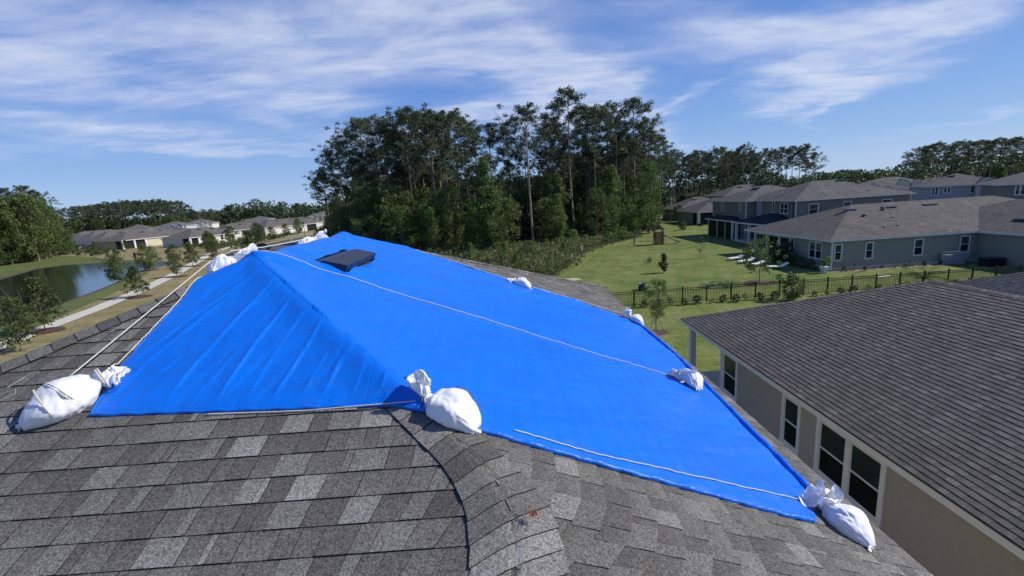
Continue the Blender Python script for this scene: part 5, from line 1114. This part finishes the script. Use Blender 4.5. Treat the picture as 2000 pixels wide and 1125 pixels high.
for x,y,l in ((-82.2,160,'left white marker post on the far verge'),(-60.5,131,'white marker post leaning at the roadside')):
    m=MB(); m.tube([(x,y,0),(x+.15,y,1.5)],.07,6); m.box((x+.15,y,1.5),(.18,.06,.25)); tag(m.build('marker_post',MT['pvc'],off=(x,y,0)),l,'post','marker posts by the road')
# parked car seen over the ridge (dark pickup rear)
ca=empty('parked_car',(-58.6,111,0),.45,label='dark vehicle parked on the road beside the feathery tree',cat='car')
m=MB(); m.prism([(-2.3,-.9,.45),(2.3,-.9,.45),(2.3,.9,.45),(-2.3,.9,.45)],.55); m.prism([(-1.2,-.8,1.0),(1.3,-.8,1.0),(1.3,.8,1.0),(-1.2,.8,1.0)],.15)
m.add([(-1.2,-.82,1.1),(1.3,-.82,1.1),(1.3,.82,1.1),(-1.2,.82,1.1),(-.7,-.66,1.7),(.9,-.66,1.7),(.9,.66,1.7),(-.7,.66,1.7)],[(4,5,6,7),(0,1,5,4),(1,2,6,5),(2,3,7,6),(3,0,4,7)]); m.build('body',MT['carp'],ca)
m=MB(); m.box((.1,-.78,1.4),(1.4,.06,.4)); m.box((.1,.78,1.4),(1.4,.06,.4)); m.build('side_window',MT['glass'],ca)
for sx in (-1.45,1.45):
    for sy in (-.85,.85): m=MB(); m.tube([(sx,sy-.11,.36),(sx,sy+.11,.36)],.36,14); m.build('wheel',MT['tire'],ca)
for sy in (-.7,.7): m=MB(); m.box((-2.32,sy,.85),(.06,.3,.2)); m.build('tail_light',MT['tail'],ca)
m=MB(); m.box((-60.2,158,.55),(2.4,1.6,1.1)); m.box((-60.2,158,1.14),(2.5,1.7,.08)); tag(m.build('utility_box',MT['egreen'],off=(-60.2,158,0)),'dark green utility box at the roadside by the wood','utility box')
m=MB(); 
for k in range(14): m.box((-150+k*1.1,182+k*.55,.5),(1.1,.05,1.0),rz=.46)
tag(m.build('silt_fence',MT['black'],off=(-150,182,0)),'low black silt fence at the end of the grass bank','silt fence')

# ------------------------------------------------------------------ back gardens on the right
# black aluminium fence
fe=empty('fence',(20,33.6,0),label='black metal picket fence crossing the back lawns',cat='fence'); FO=(20,33.6,0)
m=MB(); x=5.6; fx1=52
m.box(((x+fx1)/2,33.6,1.18),(fx1-x,.035,.04)); m.box(((x+fx1)/2,33.6,1.03),(fx1-x,.035,.035)); m.box(((x+fx1)/2,33.6,.14),(fx1-x,.035,.04)); m.build('rail',MT['black'],fe,FO)
m=MB(); k=0
while x<fx1: m.box((x,33.6,.66),(.022,.022,1.06)); x+=.118
m.build('pickets',MT['black'],fe,FO)
x=5.83
while x<fx1:
    m=MB(); m.box((x,33.6,.64),(.075,.075,1.28)); m.box((x,33.6,1.30),(.095,.095,.04)); m.build('post',MT['black'],fe,FO); x+=1.86
# hedge plants behind the fence
HK=Kind([broad('hedge_plant',401,.8,.85,.05,'shrubL',22,30,.10,trunk=.02,cr_r=.2,shape='egg'),broad('hedge_plant',402,.8,.7,.05,'vineL',16,22,.10,trunk=.02,cr_r=.17,shape='egg')])
x=6.4;k=0
while x<46:
    HK.put(0 if k%3 else 1,(x,33.05 if k%2 else 33.2,0),k*1.1,rr.uniform(.45,.8),'small leafy plant in the hedge row along the black fence','shrub','hedge plants along the black fence'); x+=rr.uniform(.65,1.25); k+=1
tb=broad('bush',411,1.95,1.2,.1,'youngL',60,34,.12,trunk=.014,cr_r=.24,shape='egg'); tb.location=(20.9,32.4,0); tag(tb,'large leafy bush rising at the fence in front of the neighbour roof ridge','bush')
# palm at the fence
pm=empty('palm',(32.4,34.3,0),label='bright green young palm behind the fence, above the neighbour roof peak',cat='palm'); g=np.random.default_rng(4)
m=MB(); m.tube([(0,0,0),(0,0,.5)],[.09,.06],7); m.build('stem',MT['bark'],pm)
m=MB()
for k in range(16):
    a=k*2.4; t0=.25+.9*(k/16); L_=1.5
    P=[np.array([0,0,.5])]
    for q in range(1,8):
        t=t0+q*.16; P.append(P[-1]+np.array([math.cos(a)*math.sin(t),math.sin(a)*math.sin(t),math.cos(t)])*L_/7)
    for q in range(1,8):
        for s in (-1,1):
            w=np.array([-math.sin(a),math.cos(a),0])*s*.32+np.array([math.cos(a),math.sin(a),-.4])*.22; p=P[q]; m.add([p-np.array([0,0,.02]),p+np.array([0,0,.02]),p+w],[(0,1,2)])
    m.tube(P,[.018]*4+[.01]*4,4)
m.build('fronds',MT['palmL'],pm)
# staked feathery sapling near our eave
sp=broad('sapling',421,3.3,1.6,1.1,'cypL',70,40,.13,trunk=.008,bark='barkg',shape='egg',cr_r=.26,asp=.22); sp.location=(9.0,26.9,0); tag(sp,'feathery staked sapling on the lawn just beyond the shingle eave','sapling')
for a in (0,2.1,4.2):
    m=MB(); m.tube([(math.cos(a)*.55,math.sin(a)*.55,0),(0,0,1.25)],.02,5); m.build('stake',MT['bark'],sp)
disc('mulch_ring',(9.0,26.9),.75,.6,.02,MT['mulch'],label='mulch ring around the feathery staked sapling',cat='mulch ring')
# columnar shrub, stakes sapling, etc on the lawn
o=broad('shrub',431,1.95,1.0,.25,'shrubL',46,34,.13,trunk=.014,cr_r=.24,shape='column'); o.location=(16.4,46.7,0); tag(o,'narrow dark evergreen shrub alone on the lawn','shrub')
o=broad('sapling',432,2.6,1.1,.9,'youngL',22,10,.12,trunk=.007,bark='barkg',shape='egg',cr_r=.2); o.location=(23.7,54.5,0); tag(o,'thin staked sapling with few leaves right of the play set','sapling')
for a in (0,2.1,4.2): m=MB(); m.tube([(math.cos(a)*.45,math.sin(a)*.45,0),(0,0,1.3)],.02,5); m.build('stake',MT['bark'],o)
o=broad('shrub',433,1.9,1.5,.2,'oakL',40,30,.16,trunk=.012,cr_r=.3); o.location=(36,91.5,0); tag(o,'small round tree on the lawn before the far porch','shrub')
o=broad('shrub',434,3.9,2.6,.5,'oakL',60,34,.26,trunk=.012,cr_r=.5); o.location=(44,114.5,0); tag(o,'dark small tree at the left corner of the farthest porch house','tree')
o=broad('shrub',435,.6,.7,.05,'oakL',12,20,.1,trunk=.02,cr_r=.18); o.location=(17.4,33.0+21,0); tag(o,'very low bush in the middle of the open lawn','shrub')
# tree with loungers
o=broad('garden_tree',436,3.9,3.4,1.1,'oakL',60,26,.17,trunk=.011,bark='barkg',cr_r=.36,shape='egg'); o.location=(22.2,39.0,0); tag(o,'open crowned garden tree in a mulch ring before the white loungers','tree')
disc('mulch_ring',(22.2,39),1.5,1.0,.02,MT['mulch'],label='reddish mulch ring under the garden tree by the fence',cat='mulch ring')
o=broad('shrub',437,.7,.6,.05,'shrubL',12,20,.1,trunk=.02,cr_r=.16); o.location=(23.9,38.8,0); tag(o,'small plant at the right side of the garden tree','shrub')
def lounger(x,y,rz,label,back=.35):
    r=empty('sun_lounger',(x,y,0),rz,label=label,cat='sun lounger',group='white loungers on the grass')
    m=MB(); m.box((0,0,.30),(.66,1.35,.08)); m.build('seat',MT['cushion'],r)
    m=MB(); m.bar((0,.66,.31),(0,1.25,.31+back),.66,.07); m.build('backrest',MT['cushion'],r)
    for sx in (-.28,.28):
        for sy in (-.6,.6): q=MB(); q.box((sx,sy,.13),(.05,.05,.26)); q.build('leg',MT['black'],r)
for k,(x,y) in enumerate([(26.3,51.6),(26.2,49.2),(26.0,46.8)]):
    lounger(x,y,-1.35,['farthest white lounger in the row beside the porch','middle white lounger in the row behind the garden tree','third white lounger directly behind the garden tree crown'][k],.22)
lounger(26.9,44.7,-1.75,'nearest white lounger with its back raised toward the house wall',.32)
m=MB(); m.tube([(24.9,42.1,0),(24.9,42.1,.42)],[.04,.04],6); pl=empty('path_light',(24.9,42.1,0),label='short path light with a white cap on the lawn before the loungers',cat='path light')
m.build('stem',MT['black'],pl,(24.9,42.1,0)); m=MB(); m.tube([(24.9,42.1,.42),(24.9,42.1,.55)],[.15,.13],10); m.build('cap',MT['white'],pl,(24.9,42.1,0))
# planter
pt=empty('planter',(29.6,41.3,0),label='white tapered planter at the corner of the green grey house',cat='planter'); m=MB(); m.tube([(0,0,0),(0,0,.55),(0,0,.6)],[.25,.40,.42],4); m.build('pot',MT['white'],pt)
o=broad('potted_plant',441,.95,.7,.1,'palmL',14,20,.16,trunk=.02,cr_r=.22); o.location=(29.6,41.3,.55); tag(o,'bright green plant growing in the white planter','plant')
# shrubs under A's left wall, small plants along its front wall
for k in range(5):
    o=(HK.put(0,(29.7-.1*k,43.4+k*1.35,0),k,1.1+.25*k,'dark shrub below the left wall window of the green grey house','shrub','shrubs along the left wall of the green grey house'))
o=broad('climbing_plant',442,2.2,1.6,.3,'shrubL',40,26,.16,trunk=.012,cr_r=.3); o.location=(29.8,47.6,0); tag(o,'dark climbing plant beside the porch of the green grey house','plant')
sheet('garden_bed',[(30.8,41.1),(44.3,41.1),(44.3,42.0),(30.8,42.0)],.012,mat('bed_soil',(.19,.165,.125),.98,.25,3))
for k in range(13): HK.put(k%2,(31.6+k*.95,41.5+.15*math.sin(k*2.),0),k,rr.uniform(.3,.55),'tiny plant in the bed below the front wall of the green grey house','shrub','tiny plants in the wall bed')
for k,x in enumerate((32.4,37.6)):
    m=MB(); m.tube([(x,41.3,0),(x,41.3,.8)],.025,5); tag(m.build('garden_stake',MT['black'],off=(x,41.3,0)),['garden stake near the corner of the green grey house','garden stake under the third front window'][k],'stake')
# AC cage / trellis and dark bench box by the wall
cg=empty('equipment_screen',(41.9,41.2,0),label='grey slatted screen in front of the green grey wall',cat='screen')
m=MB(); 
for k in range(22): m.box((-1.2+k*.114,0,.62),(.03,.03,1.2))
m.box((0,0,1.22),(2.5,.05,.05)); m.box((0,0,.1),(2.5,.05,.05)); m.build('slats',MT['sidG'],cg)
m=MB(); m.box((0,.4,.45),(1.6,.6,.9)); m.build('unit',MT['sidG'],cg)
bb_=empty('storage_box',(43.6,39.6,0),label='dark storage box in the shaded corner beyond the fence',cat='storage box'); m=MB(); m.box((0,0,.33),(1.5,.9,.66)); m.build('body',MT['black'],bb_); m=MB(); m.box((0,0,.70),(1.6,1.0,.07)); m.build('lid',MT['vent'],bb_)
m=MB(); m.tube([(31.5,37.8,.05),(33.1,38.1,.05)],.05,6); tag(m.build('white_pipe',MT['pvc'],off=(31.5,37.8,0)),'white pipe lying on the grass behind the fence','pipe')
m=MB(); m.tube([(29.9,39.2,0),(31.0,37.6,.9)],.02,5); tag(m.build('leaning_stick',MT['bark'],off=(29.9,39.2,0)),'thin stick leaning in the grass left of the white pipe','stick')
# black rounded bag/fire bowl on the lawn
m=MB(); vs=[];nt,na=12,20
for i in range(nt):
    t=i/(nt-1); r=.42*math.sin(PI*(.22+.66*t))**.8; z=.50*t
    for j in range(na): a=2*PI*j/na; vs.append((12+math.cos(a)*r*(1+.08*math.sin(3*a)),39.3+math.sin(a)*r,z))
m.add(vs,[(i*na+j,i*na+(j+1)%na,(i+1)*na+(j+1)%na,(i+1)*na+j) for i in range(nt-1) for j in range(na)]+[tuple((nt-1)*na+j for j in range(na))])
fp=m.build('fire_pit',MT['black'],off=(12,39.3,0),smooth=True); tag(fp,'rounded black fire pit alone on the grass before the fence','fire pit')
m=MB(); m.tube([(12+math.cos(a)*.40,39.3+math.sin(a)*.40,.50) for a in [2*PI*q/20 for q in range(21)]],.035,6); m.build('rim',MT['vent'],fp,(12,39.3,0))
# bird feeders / tee post far on the lawn
for k,(x,y) in enumerate(((41.5,112.5),(40.2,109))):
    m=MB(); m.tube([(x,y,0),(x,y,2.3 if k==0 else 1.5)],.05,6)
    if k==0: m.box((x,y,2.3),(1.4,.3,.1))
    tag(m.build('feeder_post',MT['bark'],off=(x,y,0)),['tee shaped feeder post far on the lawn','short post beside the far feeder post'][k],'post')
m=MB(); m.box((42.8,99,.25),(.9,.6,.5)); m.box((42.8,99,.52),(.96,.66,.06)); tag(m.build('storage_chest',MT['black'],off=(42.8,99,0)),'small dark chest on the grass left of the far porch','chest')
sheet('sand_patch',[(4.9,46.4),(6.2,45.6),(7.8,46.0),(7.4,47.0),(5.8,47.2)],.014,MT['sand'])
for k,(x,y) in enumerate(((8.6,58.5),(11.3,66.5))):
    m=MB(); m.tube([(x,y,0),(x,y,1.1)],.05,6); m.box((x,y,1.12),(.1,.1,.05)); tag(m.build('boundary_stake',MT['pvc'],off=(x,y,0)),['near pale boundary stake at the brush edge','farther pale boundary stake at the brush edge'][k],'stake')
# play set
ps=empty('play_set',(24.2,71.2,0),-.15,label='wooden play tower with a peaked roof and a dark slide, at the wood edge',cat='play set')
for x in (-.62,.62):
    for y in (-.6,.6): m=MB(); m.box((x,y,1.25),(.12,.12,2.5)); m.build('post',MT['wood'],ps)
m=MB(); m.box((0,0,1.2),(1.4,1.35,.1)); m.build('platform',MT['wood'],ps)
m=MB()
for k in range(7): m.box((-.54+k*.18,-.64,.62),(.15,.04,1.1)); m.box((-.54+k*.18,-.64,1.62),(.15,.04,.62))
for k in range(7): m.box((-.66,-.54+k*.18,1.62),(.04,.15,.62))
m.box((0,-.66,1.22),(1.5,.08,.14)); m.box((0,-.66,1.96),(1.5,.08,.12)); m.build('wall_board',MT['wood'],ps)
m=MB(); m.add([(-.95,-.85,2.35),(0,-.85,3.1),(0,.85,3.1),(-.95,.85,2.35),(-.95,-.85,2.29),(0,-.85,3.04),(0,.85,3.04),(-.95,.85,2.29)],[(0,1,2,3),(7,6,5,4),(0,4,5,1),(2,6,7,3)]); m.add([(-.75,-.7,2.4),(.75,-.7,2.4),(0,-.7,3.0)],[(0,1,2)]); m.build('roof_panel',MT['wood'],ps)
m=MB(); m.add([(0,-.85,3.1),(.95,-.85,2.35),(.95,.85,2.35),(0,.85,3.1),(0,-.85,3.04),(.95,-.85,2.29),(.95,.85,2.29),(0,.85,3.04)],[(0,1,2,3),(7,6,5,4),(0,4,5,1),(1,5,6,2)]); m.build('roof_panel',MT['cushion'],ps)
m=MB()
for s in (-1,1): m.bar((-.75*1,-.7,1.1),(-1.2,-1.5*1,.0),.09)if s<0 else m.bar((.6,-.7,1.1),(1.15,-1.5,.0),.09)
m.build('ladder',MT['wood'],ps)
m=MB(); SL_=[(.66,1.25),(1.1,1.2),(1.7,.85),(2.3,.5),(2.8,.32),(3.3,.28)]
for s in (-.28,.28): m.tube([(a,s,b+.12) for a,b in SL_],.06,6)
for i in range(5):
    (a,b),(c,d)=SL_[i],SL_[i+1]; m.add([(a,-.28,b),(c,-.28,d),(c,.28,d),(a,.28,b),(a,-.28,b-.04),(c,-.28,d-.04),(c,.28,d-.04),(a,.28,b-.04)],[(0,1,2,3),(7,6,5,4)])
m.build('slide',MT['slide'],ps,smooth=True)
m=MB(); m.bar((-.6,0,2.2),(-3.6,0,2.2),.12,.14); m.build('swing_beam',MT['bark'],ps)
for y in (-.9,.9): m=MB(); m.bar((-3.55,0,2.2),(-3.75,y,0),.1); m.build('swing_leg',MT['bark'],ps)
for x in (-1.6,-2.6):
    m=MB(); m.tube([(x-.2,0,2.15),(x-.2,0,.55)],.012,4); m.tube([(x+.2,0,2.15),(x+.2,0,.55)],.012,4); m.box((x,0,.53),(.45,.2,.04)); m.build('swing',MT['slide'],ps)
for K_ in (pines,oaks,vines,ST,HK): K_.done()
